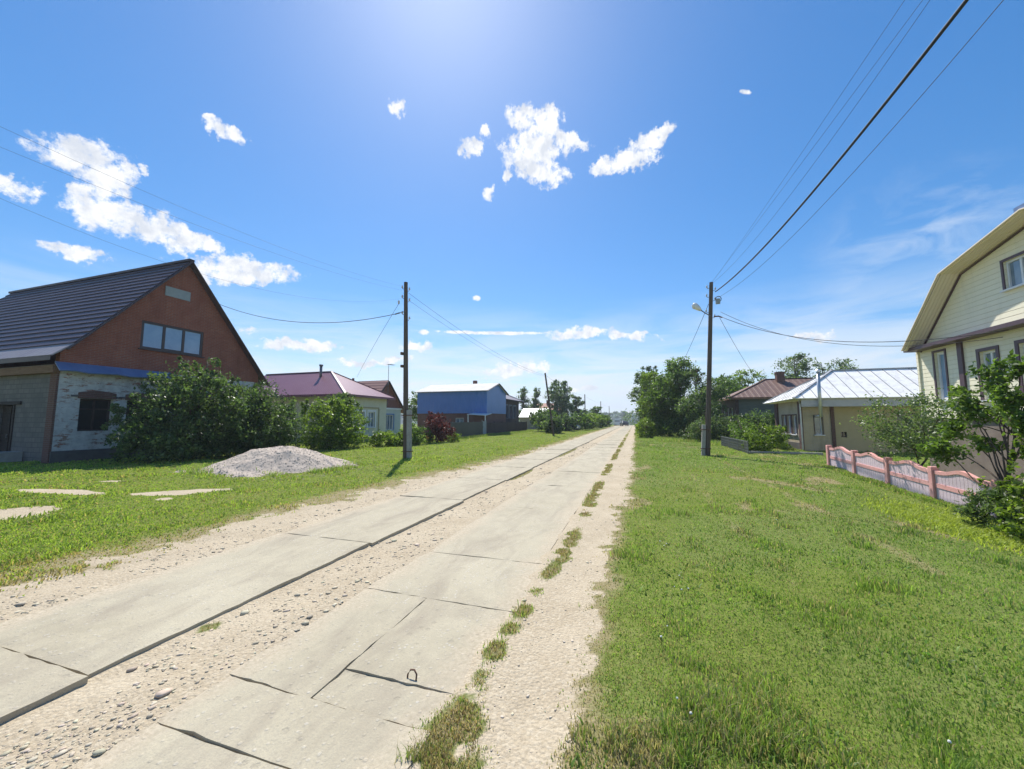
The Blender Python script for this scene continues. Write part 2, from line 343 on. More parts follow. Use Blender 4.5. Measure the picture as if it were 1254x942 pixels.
class MB:
    def __init__(s): s.v = []; s.f = []
    def poly(s, pts):
        n = len(s.v); s.v += [tuple(map(float, p)) for p in pts]; s.f.append(tuple(range(n, n + len(pts)))); return s
    def box(s, x0, x1, y0, y1, z0, z1):
        n = len(s.v)
        s.v += [(x, y, z) for z in (z0, z1) for y in (y0, y1) for x in (x0, x1)]
        for q in ((0, 2, 3, 1), (4, 5, 7, 6), (0, 1, 5, 4), (2, 6, 7, 3), (0, 4, 6, 2), (1, 3, 7, 5)): s.f.append(tuple(n + i for i in q))
        return s
    def hexa(s, bot, top):
        """solid between two quads of corresponding corners"""
        n = len(s.v); k = len(bot)
        s.v += [tuple(map(float, p)) for p in bot] + [tuple(map(float, p)) for p in top]
        s.f.append(tuple(n + i for i in reversed(range(k)))); s.f.append(tuple(n + k + i for i in range(k)))
        for i in range(k): j = (i + 1) % k; s.f.append((n + i, n + j, n + k + j, n + k + i))
        return s
    def slab(s, pts, th):
        """polygon with thickness th below it along its normal"""
        p = [np.array(q, float) for q in pts]
        nrm = np.cross(p[1] - p[0], p[2] - p[0]); nrm /= np.linalg.norm(nrm)
        if nrm[2] < 0: nrm = -nrm
        return s.hexa([q - nrm * th for q in p], p)
    def bar(s, a, b, w, h=None, up=(0, 0, 1)):
        h = h or w
        a = np.array(a, float); b = np.array(b, float); d = b - a; d /= np.linalg.norm(d)
        u = np.array(up, float)
        if abs(d @ u) > .95: u = np.array((0, 1, 0.))
        x = np.cross(d, u); x /= np.linalg.norm(x); y = np.cross(x, d)
        c = [(-1, -1), (1, -1), (1, 1), (-1, 1)]
        return s.hexa([a + x * i * w / 2 + y * j * h / 2 for i, j in c], [b + x * i * w / 2 + y * j * h / 2 for i, j in c])
    def tube(s, pts, rad, n=8, cap=True):
        pts = [np.array(p, float) for p in pts]
        if not hasattr(rad, '__len__'): rad = [rad] * len(pts)
        base = len(s.v); ref = np.array((0.31, 0.52, .79))
        for i, p in enumerate(pts):
            d = pts[min(i + 1, len(pts) - 1)] - pts[max(i - 1, 0)]; d = d / (np.linalg.norm(d) + 1e-9)
            if abs(d[2]) > .8: ref2 = np.array((1., .2, 0))
            else: ref2 = np.array((0, 0, 1.))
            x = np.cross(d, ref2); x /= np.linalg.norm(x); y = np.cross(d, x)
            for k in range(n):
                a = 2 * math.pi * k / n
                s.v.append(tuple(p + (x * math.cos(a) + y * math.sin(a)) * rad[i]))
        for i in range(len(pts) - 1):
            for k in range(n):
                a = base + i * n + k; b = base + i * n + (k + 1) % n
                s.f.append((a, b, b + n, a + n))
        if cap:
            s.f.append(tuple(base + k for k in reversed(range(n)))); s.f.append(tuple(base + (len(pts) - 1) * n + k for k in range(n)))
        return s
    def build(s, name, mat, parent=None, smooth=False, bevel=0.0, origin=None):
        me = bpy.data.meshes.new(name)
        root = parent
        while root is not None and root.parent is not None: root = root.parent
        org = ORIGIN.get(root, Vector((0, 0, 0))) if root is not None else (Vector(origin) if origin is not None else Vector((0, 0, 0)))
        me.from_pydata([(x - org.x, y - org.y, z - org.z) for x, y, z in s.v], [], s.f)
        import bmesh
        bm = bmesh.new(); bm.from_mesh(me); bmesh.ops.recalc_face_normals(bm, faces=bm.faces); bm.to_mesh(me); bm.free()
        o = bpy.data.objects.new(name, me); COL.objects.link(o)
        me.materials.append(M[mat] if isinstance(mat, str) else mat)
        if smooth: me.polygons.foreach_set('use_smooth', [True] * len(me.polygons))
        if parent is not None: o.parent = parent
        elif origin is not None: o.location = org; ORIGIN[o] = org
        if bevel:
            b = o.modifiers.new('edge', 'BEVEL'); b.width = bevel; b.segments = 2; b.limit_method = 'ANGLE'
        return o

def npmesh(name, V, faces, mat, parent=None, col=None, smooth=False, origin=None):
    """faces: list of int arrays (n,k)"""
    me = bpy.data.meshes.new(name)
    root = parent
    while root is not None and root.parent is not None: root = root.parent
    org = ORIGIN.get(root, Vector((0, 0, 0))) if root is not None else (Vector(origin) if origin is not None else Vector((0, 0, 0)))
    V = np.asarray(V, np.float64) - np.array(org)
    me.vertices.add(len(V)); me.vertices.foreach_set('co', V.astype(np.float32).ravel())
    nl = sum(f.size for f in faces); npn = sum(len(f) for f in faces)
    me.loops.add(nl); me.loops.foreach_set('vertex_index', np.concatenate([f.ravel() for f in faces]).astype(np.int32))
    me.polygons.add(npn)
    st = []; tot = 0
    for f in faces:
        st.append(tot + np.arange(len(f)) * f.shape[1]); tot += f.size
    me.polygons.foreach_set('loop_start', np.concatenate(st).astype(np.int32))
    me.update(calc_edges=True)
    if col is not None:
        a = me.color_attributes.new('Col', 'FLOAT_COLOR', 'POINT')
        c = np.ones((len(V), 4), np.float32); c[:, :3] = col
        a.data.foreach_set('color', c.ravel())
    me.materials.append(M[mat] if isinstance(mat, str) else mat)
    if smooth: me.polygons.foreach_set('use_smooth', np.ones(npn, bool))
    me.validate()
    o = bpy.data.objects.new(name, me); COL.objects.link(o)
    if parent is not None: o.parent = parent
    elif origin is not None: o.location = org; ORIGIN[o] = org
    return o

def copy_tree(o, parent=None):
    c = o.copy(); COL.objects.link(c)
    if parent is not None: c.parent = parent
    for ch in list(o.children): copy_tree(ch, c)
    return c

# ------------------------------------------------------------------ terrain
def height(s, t):
    s = np.asarray(s, float); t = np.asarray(t, float)
    road = sstep(-6.9, -5.6, s) * (1 - sstep(-.75, -.1, s))
    lawn = 1 - road
    z = lawn * ((fbm(s * .35, t * .35, 3) - .5) * .16 + (fbm(s * 2.1 + 40, t * 2.1, 3) - .5) * .05)
    z = z + lawn * .02
    # loose shoulders and the washed-out strip between the slab rows
    rough = (fbm(s * 3.1 + 9, t * 3.1, 4) - .5)
    strip = sstep(-3.76, -3.71, s) * (1 - sstep(-2.84, -2.66, s + rough * .15))
    zs = -.044 + .050 * sstep(-3.7, -2.9, s) + rough * .035 + (fbm(s * 9, t * 9, 2) - .5) * .012
    left = 1 - sstep(-5.5, -5.20, s + rough * .25)
    zl = -.002 + rough * .06 - .02 * (1 - sstep(-6.2, -5.5, s))
    right = sstep(-1.34, -1.06, s + rough * .22)
    zr = .006 + rough * .03 - .012 * sstep(-1.0, -.7, s)
    zr = np.where(s > -.75, zr, zr)
    under = np.clip(1 - strip - left - right, 0, 1)
    z = z + road * (strip * zs + left * zl + right * zr + under * -.022)
    z = z - .24 * (1 - sstep(9.0, 17.5, t)) * sstep(3.0, 6.5, s) * (1 - sstep(9.0, 14, s))
    z = z - 9.0 * sstep(128, 260, t)
    z = z + .0 * s
    return z

PATCHES = []   # bare patches on the left verge: centre, direction, half-length, half-width
def patch(p0, p1, hw):
    a = G(*p0)[:2]; b = G(*p1)[:2]
    PATCHES.append(((a + b) / 2, (b - a) / np.linalg.norm(b - a), np.linalg.norm(b - a) / 2, hw))
patch((-70, 634), (62, 630), .75)
patch((10, 600), (135, 606), .30)
patch((145, 607), (290, 598), .34)
patch((115, 589), (150, 591), .13)
patch((190, 612), (215, 610), .22)
patch((270, 578), (440, 575), .35)

def masks(s, t):
    """dirt, dry, lush"""
    n1 = fbm(s * 1.1 + 3, t * 1.1 + 8, 4); n2 = fbm(s * 4.3 + 31, t * 4.3, 3)
    gl = -6.45 + .75 * sstep(6, 18, t) + (n1 - .5) * 1.1 + (n2 - .5) * .5         # grass edge left
    gr = -.42 + .25 * sstep(4, 14, t) + (n1 - .5) * .35 + (n2 - .5) * .25        # grass edge right
    far = sstep(30, 60, t)
    n3 = fbm(s * 9 + 5, t * 9 + 1, 2)
    dirt = sstep(gl - .55, gl + .40, s + (n3 - .5) * .6) * (1 - sstep(gr - .20, gr + .20, s + (n3 - .5) * .35))
    # tufts growing in the gap beside the right slabs
    cx = np.interp(t, [1.5, 2.4, 4.2, 5.2, 9, 14], [-1.0, -1.07, -1.07, -.97, -.99, -1.03])
    along = 0
    for tc, sg, am in ((2.1, .33, 1.1), (2.62, .12, .6), (2.98, .13, .9), (3.32, .11, .7), (3.66, .13, .9), (4.1, .10, .5), (4.62, .18, .9), (5.2, .30, 1.0), (6.0, .55, .8)):
        along = along + am * np.exp(-((t - tc) / sg) ** 2)
    along = np.maximum(along, sstep(6.2, 7.2, t) * sstep(.36, .55, fbm(t * .7 + 2.2, t * 0 + 4.0, 3)))
    wdt = .085 + .11 * np.exp(-((t - 2.0) / .4) ** 2) + .03 * sstep(4.4, 5.2, t)
    tuft = np.exp(-((s - cx + .10 * (n1 - .5)) / wdt) ** 2)
    tuftm = np.clip(tuft * np.clip(along, 0, 1) * 1.7 * sstep(.30, .55, n2 + .06), 0, 1)
    tuft2 = np.exp(-((s + 3.66) / .09) ** 2) * (np.exp(-((t - 12.6) / 1.2) ** 2) + np.exp(-((t - 22) / 3.0) ** 2) + np.exp(-((t - 2.6) / .12) ** 2) * .6)
    tuftm = np.maximum(tuftm, np.clip(tuft2 * 1.5, 0, 1))
    dirt = dirt * (1 - tuftm)
    dry = .8 * np.exp(-((s - gr + .02) / .22) ** 2) * (1 - .3 * sstep(8, 20, t))
    dry = np.maximum(dry, .75 * tuftm)
    dry = np.maximum(dry, .85 * np.exp(-((s - gl + .25) / .55) ** 2) * sstep(.30, .55, n1 + .1))
    dry = np.maximum(dry, .30 * sstep(.54, .72, fbm(s * .45 + 7, t * .45 + 21, 4)))
    wav = (fbm(s * .2, t * .25 + 5, 2) - .5) * .9
    for c, w, a in ((1.75, .13, .5), (3.45, .14, .6), (5.0, .12, .35)):
        dry = np.maximum(dry, a * np.exp(-((s - c - wav) / w) ** 2) * sstep(.38, .58, n1) * sstep(3, 5, t))
    dry = np.maximum(dry, .72 * sstep(.60, .74, fbm(s * .9 + 77, t * .55 + 13, 4)) * (s > gr))
    dry = np.maximum(dry, .30 * np.exp(-((s - .55) / .25) ** 2 - ((t - 3.05) / .4) ** 2))
    for (c, d, hl, hw) in PATCHES:
        x = (s - c[0]) * d[0] + (t - c[1]) * d[1]; y = -(s - c[0]) * d[1] + (t - c[1]) * d[0]
        r = np.maximum(np.abs(x) / hl, 0) ** 2 + (y / hw) ** 2
        dirt = np.maximum(dirt, 1 - sstep(.55, 1.25, r + (n2 - .5) * .9 + (n1 - .5) * .6))
    lush = np.where(s < -4, .65 + .35 * n1, .25 + .5 * sstep(.4, .7, fbm(s * .4 + 5, t * .4, 3)))
    lush = np.maximum(lush, np.exp(-((s - 5.6) / .9) ** 2 - ((t - 9.6) / 1.6) ** 2))
    return np.clip(dirt, 0, 1), np.clip(dry, 0, 1), np.clip(lush, 0, 1)

def grow(a, b, st, k):
    r = [a]
    while r[-1] < b: st *= k; r.append(r[-1] + st)
    return r
sl = [-12 - v for v in grow(0, 900, .09, 1.22)][::-1][:-1] + list(np.arange(-12, 9.01, .085)) + [9 + v for v in grow(0, 900, .09, 1.22)][1:]
tl = [-2.5 - v for v in grow(0, 60, .2, 1.5)][::-1][:-1] + list(np.arange(-2.5, 20, .085)) + [20 + v for v in grow(0, 130, .09, 1.03)][1:]
tl += [tl[-1] + v for v in grow(0, 1300, 3.0, 1.15)][1:]
sl = np.array(sl); tl = np.array(tl)
S_, T_ = np.meshgrid(sl, tl)
Z_ = height(S_, T_)
md, my, ml = masks(S_.ravel(), T_.ravel())
V = np.stack([S_.ravel(), T_.ravel(), Z_.ravel()], 1)
ns, ntl = len(sl), len(tl)
i, j = np.meshgrid(np.arange(ns - 1), np.arange(ntl - 1))
q = (j * ns + i).ravel()
ground = npmesh('ground', V, [np.stack([q, q + 1, q + ns + 1, q + ns], 1)], 'ground', col=np.stack([md, my, ml], 1), smooth=True)
structure(ground)

# hills far beyond the end of the street
hx = np.linspace(-900, 900, 181); hy = np.linspace(520, 1150, 50)
HX, HY = np.meshgrid(hx, hy)
prof = sstep(520, 800, HY) * (1 - .3 * sstep(900, 1150, HY))
HZ = -12 + prof * (30 + 9 * (fbm(HX * .004, HY * .004, 3) - .5) * 2) + prof * 4 * (fbm(HX * .05, HY * .05, 3) - .5)
q = (np.arange(49)[:, None] * 181 + np.arange(180)[None]).ravel()
structure(npmesh('hills', np.stack([HX.ravel(), HY.ravel(), HZ.ravel()], 1), [np.stack([q, q + 1, q + 182, q + 181], 1)], 'hill', smooth=True))

# ------------------------------------------------------------------ road of concrete slabs (one paved surface)
road = MB()
def slab_plate(x0, x1, y0, y1, dz, seed):
    """a slab with chipped, uneven edges"""
    r = np.random.default_rng(seed)
    nx, ny = 14, max(4, int((y1 - y0) / .12))
    if y0 > 26: nx, ny = 4, 6
    tilt = r.normal(0, .0025, 2); n0 = len(road.v)
    xs = np.linspace(x0, x1, nx + 1); ys = np.linspace(y0, y1, ny + 1)
    chip = .004 if y0 < 26 else .003
    for jj, y in enumerate(ys):
        for ii, x in enumerate(xs):
            e = 0; xx, yy = x, y
            if ii in (0, nx): xx += r.normal(0, chip); e = 1
            if jj in (0, ny): yy += r.normal(0, chip); e = 1
            z = dz + tilt[0] * (x - (x0 + x1) / 2) + tilt[1] * (y - (y0 + y1) / 2)
            z += (vnoise(np.array(x * 2.3 + seed), np.array(y * 2.3)) - .5) * .012
            if e: z -= abs(r.normal(.001, .003)) if y0 < 26 else .002
            road.v.append((xx, yy, float(z)))
    w = nx + 1
    for jj in range(ny):
        for ii in range(nx):
            a = n0 + jj * w + ii; road.f.append((a, a + 1, a + w + 1, a + w))
    ring = [n0 + k for k in range(w)] + [n0 + k * w + nx for k in range(1, ny + 1)] + [n0 + ny * w + k for k in range(nx - 1, -1, -1)] + [n0 + k * w for k in range(ny - 1, 0, -1)]
    b = len(road.v)
    for k in ring:
        x, y, z = road.v[k]; road.v.append((x, y, z - .13))
    L = len(ring)
    for k in range(L):
        road.f.append((ring[k], b + k, b + (k + 1) % L, ring[(k + 1) % L]))
jr = [-4.6, -1.3, 1.70, 2.14, 3.62, 4.87, 7.74, 10.55, 13.6]
while jr[-1] < 128: jr.append(jr[-1] + 3.02)
jl = [-4.3, -1.2, 1.83, 4.87, 8.03, 11.05]
while jl[-1] < 128: jl.append(jl[-1] + 3.04)
k = 0
for a, b in zip(jr[:-1], jr[1:]):
    k += 1
    dz = random.uniform(-.004, .004); gap = random.uniform(.004, .008)
    if a == 1.70: dz = .002
    if a == 2.14:
        slab_plate(-2.82, -2.072, a + gap, b - gap, dz, k); slab_plate(-2.064, -1.15, a + .325, b - gap, dz - .003, k + 500); slab_plate(-2.064, -1.15, a + gap, a + .316, dz - .012, k + 700); continue
    slab_plate(-2.82 + random.uniform(-.03, .03), -1.15 + random.uniform(-.03, .03), a + gap, b - gap, dz, k)
for a, b in zip(jl[:-1], jl[1:]):
    k += 1
    gap = random.uniform(.005, .012)
    slab_plate(-5.40 + random.uniform(-.04, .04), -3.73 + random.uniform(-.03, .03), a + gap, b - gap, random.uniform(.006, .014), k)
structure(road.build('road', 'concrete'))

# ------------------------------------------------------------------ stones
def rocks(name, P, R, mat, tone, parent=None, flat=.6, seed=1):
    r = np.random.default_rng(seed); n = len(P)
    ph = (1 + 5 ** .5) / 2
    base = np.array([(-1, ph, 0), (1, ph, 0), (-1, -ph, 0), (1, -ph, 0), (0, -1, ph), (0, 1, ph), (0, -1, -ph), (0, 1, -ph), (ph, 0, -1), (ph, 0, 1), (-ph, 0, -1), (-ph, 0, 1)]) / 1.9
    fc = np.array([(0, 11, 5), (0, 5, 1), (0, 1, 7), (0, 7, 10), (0, 10, 11), (1, 5, 9), (5, 11, 4), (11, 10, 2), (10, 7, 6), (7, 1, 8), (3, 9, 4), (3, 4, 2), (3, 2, 6), (3, 6, 8), (3, 8, 9), (4, 9, 5), (2, 4, 11), (6, 2, 10), (8, 6, 7), (9, 8, 1)])
    B = base[None] * (1 + r.normal(0, .16, (n, 12, 1)))
    B = B * np.stack([r.uniform(.7, 1.4, n), r.uniform(.6, 1.1, n), r.uniform(.4, .8, n) * flat / .6], 1)[:, None]
    a = r.uniform(0, 6.28, n); c, s = np.cos(a)[:, None], np.sin(a)[:, None]
    X = B[..., 0] * c - B[..., 1] * s; Y = B[..., 0] * s + B[..., 1] * c
    W = np.stack([X, Y, B[..., 2]], 2) * R[:, None, None] + P[:, None]
    fs = (fc[None] + 12 * np.arange(n)[:, None, None]).reshape(-1, 3)
    tn = np.array(tone)[None] * r.uniform(.6, 1.25, (n, 1)) * (1 + r.normal(0, .04, (n, 3)))
    return npmesh(name, W.reshape(-1, 3), [fs], mat, parent, col=np.repeat(np.clip(tn, .02, .75), 12, 0))

n = 17000
t = 1.2 + 30 * RNG.random(n) ** 2.2
zone = RNG.random(n)
s = np.where(zone < .42, RNG.uniform(-3.72, -2.8, n), np.where(zone < .74, -5.45 - np.abs(RNG.normal(0, .55, n)), RNG.uniform(-1.15, -.25, n)))
d_, y_, l_ = masks(s, t)
keep = (d_ > .45) & (vnoise(s * 1.7 + 3, t * 1.7) + .25 * RNG.random(n) > .42)
s, t = s[keep], t[keep]
R = np.clip(RNG.lognormal(-5.25, .66, len(s)), .003, .045) * np.where(s > -1.3, .6, 1.0) * (1 + t * .02)
a_ = RNG.uniform(0, 6.28, 900); q_ = 1 + np.abs(RNG.normal(0, .16, 900))      # spill around the heap
sp, tp_ = -12.7 + 2.9 * q_ * np.cos(a_), 11.2 + 2.2 * q_ * np.sin(a_)
s = np.concatenate([s, sp]); t = np.concatenate([t, tp_]); R = np.concatenate([R, RNG.uniform(.01, .028, 900)])
stuff(rocks('gravel', np.stack([s, t, height(s, t) + R * .15], 1), R, 'stones', (.64, .54, .38), flat=.36))

# heap of crushed stone on the left verge
gp = thing('gravel_pile', 'heap of grey crushed stone dumped on the grass in front of the bushes', 'gravel pile', (-12.7, 11.2, 0))
gx = np.linspace(-3.3, 3.3, 110); gy = np.linspace(-2.6, 2.6, 90)
GX, GY = np.meshgrid(gx, gy)
ca, sa = math.cos(.35), math.sin(.35)
def pile_h(x, y):
    u = x * ca + y * sa; v = -x * sa + y * ca
    r = np.sqrt((u / 2.85) ** 2 + (v / 2.15) ** 2)
    r = r * (1 + .55 * (fbm(x * .9 + 20, y * .9, 3) - .5))
    h = .98 * np.clip(1 - r, -.12, 1)
    h = np.where(r < .4, .98 * .6 + .98 * .4 * (1 - (r / .4) ** 2) * .5, h)
    return h + (fbm(x * 3 + 3, y * 3, 4) - .5) * .22 * np.clip(1.1 - r, 0, 1) + (fbm(x * 12, y * 12, 2) - .5) * .05
q = (np.arange(89)[:, None] * 110 + np.arange(109)[None]).ravel()
npmesh('mound', np.stack([GX.ravel() - 12.7, GY.ravel() + 11.2, pile_h(GX, GY).ravel()], 1), [np.stack([q, q + 1, q + 111, q + 110], 1)], 'mound', gp, smooth=False)
n = 7000
px_, py_ = RNG.uniform(-3.1, 3.1, n), RNG.uniform(-2.5, 2.5, n)
hh_ = pile_h(px_, py_); kp = hh_ > .015
stuff(rocks('pebbles', np.stack([px_[kp] - 12.7, py_[kp] + 11.2, hh_[kp]], 1), RNG.uniform(.008, .022, kp.sum()), 'stones', (.56, .475, .385), gp, seed=4))

# ------------------------------------------------------------------ grass
def blades(name, s, t, hgt_, wid, col, z=None, lean=.55, seed=2, mat='grass'):
    r = np.random.default_rng(seed); n = len(s)
    z = height(s, t) if z is None else z
    a = r.uniform(0, 6.283, n); bd = r.uniform(0, 6.283, n)
    ln = hgt_ * lean * r.uniform(.2, 1.3, n)
    w = wid / 2
    ux, uy = np.cos(a) * w, np.sin(a) * w
    dx, dy = np.cos(bd) * ln, np.sin(bd) * ln
    P = np.zeros((n, 5, 3))
    P[:, 0] = np.stack([s - ux, t - uy, z - .01], 1); P[:, 1] = np.stack([s + ux, t + uy, z - .01], 1)
    mz = z + hgt_ * .6
    P[:, 2] = np.stack([s + dx * .35 + ux * .7, t + dy * .35 + uy * .7, mz], 1); P[:, 3] = np.stack([s + dx * .35 - ux * .7, t + dy * .35 - uy * .7, mz], 1)
    P[:, 4] = np.stack([s + dx, t + dy, z + hgt_ * r.uniform(.75, 1.0, n)], 1)
    b = 5 * np.arange(n)
    f4 = np.stack([b, b + 1, b + 2, b + 3], 1); f3 = np.stack([b + 3, b + 2, b + 4], 1)
    return npmesh(name, P.reshape(-1, 3), [f4, f3], mat, col=np.repeat(col, 5, 0))

def lawn_points(n, t0, t1, s0, s1, seed):
    """density falls off with distance"""
    r = np.random.default_rng(seed)
    t = t0 * (t1 / t0) ** r.random(n)
    k = np.clip(t / 12, .16, 1.0)
    s = s0 * k + (s1 - s0) * k * r.random(n) if s0 < 0 and s1 > 0 else s0 + (s1 - s0) * r.random(n)
    return s, t, r

def grass_colour(s, t, dry, lush, r):
    n = len(s)
    big = fbm(s * .55 + 6, t * .55 + 2, 3); sm = fbm(s * 3.0 + 60, t * 3.0, 2)
    a = np.array((.142, .230, .052)); b = np.array((.275, .400, .092)); c = np.array((.38, .49, .095))
    m = np.clip(sstep(.36, .64, big * .6 + sm * .4) * .85 + r.normal(0, .20, n), 0, 1)[:, None]
    col = a * (1 - m) + b * m
    L = np.clip(lush + r.normal(0, .12, n), 0, 1)[:, None] * .75
    col = col * (1 - L) + (b * .5 + c * .5) * L
    st = np.array((.36, .31, .17))
    D = (r.random(n) < dry * .85 + .13)[:, None]
    st = st * 1.2; col = np.where(D, st * r.uniform(.6, 1.2, (n, 1)), col)
    return np.clip(col * r.uniform(.75, 1.25, (n, 1)), .01, .6)

# right-hand mown verge
def verge(name, n, t0, t1, s0, s1, seed, hmul=1.0):
    r = np.random.default_rng(seed)
    t = t0 * (t1 / t0) ** r.random(n)
    w = np.clip(.6 + t * 1.3, 0, s1 - s0)           # what the view takes in at that distance
    s = s0 + w * r.random(n)
    d, y, l = masks(s, t)
    keep = r.random(n) > d * 1.15
    s, t, y, l = s[keep], t[keep], y[keep], l[keep]
    n = len(s)
    clump = fbm(s * 2.6 + 11, t * 2.6 + 3, 3)
    h = (.016 + .026 * sstep(.42, .78, clump) + .05 * sstep(.66, .78, clump)) * r.uniform(.5, 1.5, n) * hmul
    h *= np.where(s < .25, 1.0, 1.0) * (1 - .35 * y) * (1 + .012 * t)
    wd = (.0032 + .0011 * t) * r.uniform(.7, 1.5, n)
    return stuff(blades(name, s, t, h, np.minimum(wd, .03), grass_colour(s, t, y, l, r), seed=seed))
verge('grass', 360000, 1.25, 60, -1.5, 14, 21)
r = np.random.default_rng(63); n = 2600                        # uncut stalks left standing
t = 1.5 * (28 / 1.5) ** r.random(n); s = -.35 + np.clip(.6 + t * 1.3, 0, 12) * r.random(n)
kp = fbm(s * .8 + 40, t * .8, 3) + .2 * r.random(n) > .56; s, t = s[kp], t[kp]; n = len(s)
c = np.where((r.random(n) < .5)[:, None], np.array((.42, .37, .20)), np.array((.26, .34, .11))) * r.uniform(.7, 1.2, (n, 1))
stuff(blades('stalks', s, t, r.uniform(.07, .17, n), r.uniform(.002, .0035, n) * (1 + .15 * t), c, lean=.5, seed=64))
# broad-leaved weeds pressed into the turf on both sides
r = np.random.default_rng(61); n = 30000
t = 1.3 * (30 / 1.3) ** r.random(n); s = np.where(r.random(n) < .55, -.4 + np.clip(.6 + t * 1.3, 0, 12) * r.random(n), -5.6 - np.clip(6 + t * 1.5, 0, 16) * r.random(n))
d_, y_, l_ = masks(s, t)
kp = (r.random(n) > d_ * 1.3) & (fbm(s * 1.3 + 90, t * 1.3, 3) + .12 * r.random(n) > .54)
s, t = s[kp], t[kp]; n = len(s)
c = np.array((.16, .24, .055)) * r.uniform(.6, 1.5, (n, 1)) * (1 + r.normal(0, .08, (n, 3)))
stuff(blades('weeds', s, t, r.uniform(.018, .05, n), r.uniform(.010, .024, n) * (1 + .03 * t), c, lean=1.6, seed=62))
# left verge: weeds and rough grass, brighter
def verge_left(name, n, seed):
    r = np.random.default_rng(seed)
    t = 1.8 * (70 / 1.8) ** r.random(n)
    s = -5.0 - r.random(n) ** 1.15 * np.clip(6 + t * 1.9, 0, 22)
    d, y, l = masks(s, t)
    keep = r.random(n) > d * 1.15
    s, t, y, l = s[keep], t[keep], y[keep], l[keep]; n = len(s)
    clump = fbm(s * 1.6 + 31, t * 1.6 + 3, 3)
    h = (.025 + .07 * sstep(.45, .8, clump)) * r.uniform(.55, 1.4, n) * (1 - .5 * y)
    dist = np.sqrt(s * s + t * t)
    wd = (.004 + .0013 * dist) * r.uniform(.8, 1.6, n)
    c = grass_colour(s, t, y * .8, l * 1.0, r) * np.array((1.12, 1.05, .9))
    return stuff(blades(name, s, t, h, np.minimum(wd, .04), c, lean=.8, seed=seed))
verge_left('grass', 210000, 33)
# rough grass growing into the foot of the heap
r = np.random.default_rng(46); n = 5000; a_ = r.uniform(0, 6.28, n); q_ = r.normal(1.0, .07, n)
u_, v_ = 2.85 * q_ * np.cos(a_), 2.15 * q_ * np.sin(a_); s = -12.7 + u_ * ca - v_ * sa; t = 11.2 + u_ * sa + v_ * ca
kp = vnoise(s * 1.4, t * 1.4) > .35; s, t = s[kp], t[kp]; n = len(s)
stuff(blades('rough_grass', s, t, r.uniform(.06, .19, n), r.uniform(.01, .022, n), grass_colour(s, t, np.full(n, .15), np.full(n, .6), r), z=np.maximum(height(s, t), pile_h(s + 12.7, t - 11.2)), lean=.7, seed=47))
# tufts in the joint beside the right-hand slabs
r = np.random.default_rng(44); n = 26000
s = np.where(r.random(n) < .8, -1.03 + r.normal(0, .15, n), -3.66 + r.normal(0, .07, n)); t = 1.5 * (40 / 1.5) ** r.random(n)
d_, y_, l_ = masks(s, t)
keep = (r.random(n) > d_ * 1.4)
s, t, y_, l_ = s[keep], t[keep], y_[keep], l_[keep]
c = grass_colour(s, t, y_ * .85 + .15, l_ * .2, r) * np.array((.95, .82, .80))
stuff(blades('dry_tufts', s, t, r.uniform(.012, .045, len(s)), (.003 + .0008 * t) * r.uniform(.7, 1.4, len(s)), c, lean=1.0, seed=45))

# ------------------------------------------------------------------ foliage
def leaves(name, blobs, n, size, tones, parent, seed, mat='leaf', clump=.25, shell=.42, up=.5, droop=0.0, cl_per=48, aspect=.5, origin=None):
    """leaf faces in clumps spread through a set of ellipsoids (cx,cy,cz,rx,ry,rz)"""
    r = np.random.default_rng(seed)
    vol = np.array([b[3] * b[4] * b[5] for b in blobs]) ** .75; vol /= vol.sum()
    out = []; cols = []
    tones = np.array(tones)
    for b, v in zip(blobs, vol):
        k = max(30, int(n * v)); c0 = np.array(b[:3]); rad = np.array(b[3:])
        nc = max(5, k // cl_per)
        d = r.normal(size=(nc, 3)); d /= np.linalg.norm(d, axis=1)[:, None]
        rr = shell + (1.06 - shell) * r.random(nc) ** .7
        cc = d * rr[:, None]
        cs = clump * r.uniform(.55, 1.35, nc)
        idx = r.integers(0, nc, k)
        P = cc[idx] + r.normal(size=(k, 3)) * cs[idx][:, None] * .5
        P = c0 + P * rad
        tone = r.random(nc)[idx] * .75 + .25 * r.random(k)
        ti = np.clip(tone * (len(tones) - 1), 0, len(tones) - 1.001); lo = ti.astype(int); f = (ti - lo)[:, None]
        cols.append((tones[lo] * (1 - f) + tones[lo + 1] * f) * r.uniform(.8, 1.2, (k, 1)))
        out.append(P)
    P = np.concatenate(out); C = np.concatenate(cols)
    kp = P[:, 2] > height(P[:, 0], P[:, 1]) + .03; P, C = P[kp], C[kp]; n = len(P)
    nrm = r.normal(size=(n, 3)) + np.array((0, 0, up)); nrm /= np.linalg.norm(nrm, axis=1)[:, None]
    ax = r.normal(size=(n, 3)) + np.array((0, 0, -droop)); ax -= nrm * (ax * nrm).sum(1)[:, None]; ax /= np.linalg.norm(ax, axis=1)[:, None]
    sd = np.cross(nrm, ax)
    L = (size * r.uniform(.5, 1.6, n))[:, None]; w = L * aspect
    W = np.zeros((n, 4, 3))
    W[:, 0] = P - ax * L * .5; W[:, 1] = P + sd * w * .5 - ax * L * .05 + nrm * L * .08; W[:, 2] = P + ax * L * .5; W[:, 3] = P - sd * w * .5 - ax * L * .05 + nrm * L * .08
    return npmesh(name, W.reshape(-1, 3), [np.arange(4 * n).reshape(n, 4)], mat, parent, col=np.repeat(np.clip(C, .005, .6), 4, 0), origin=origin)

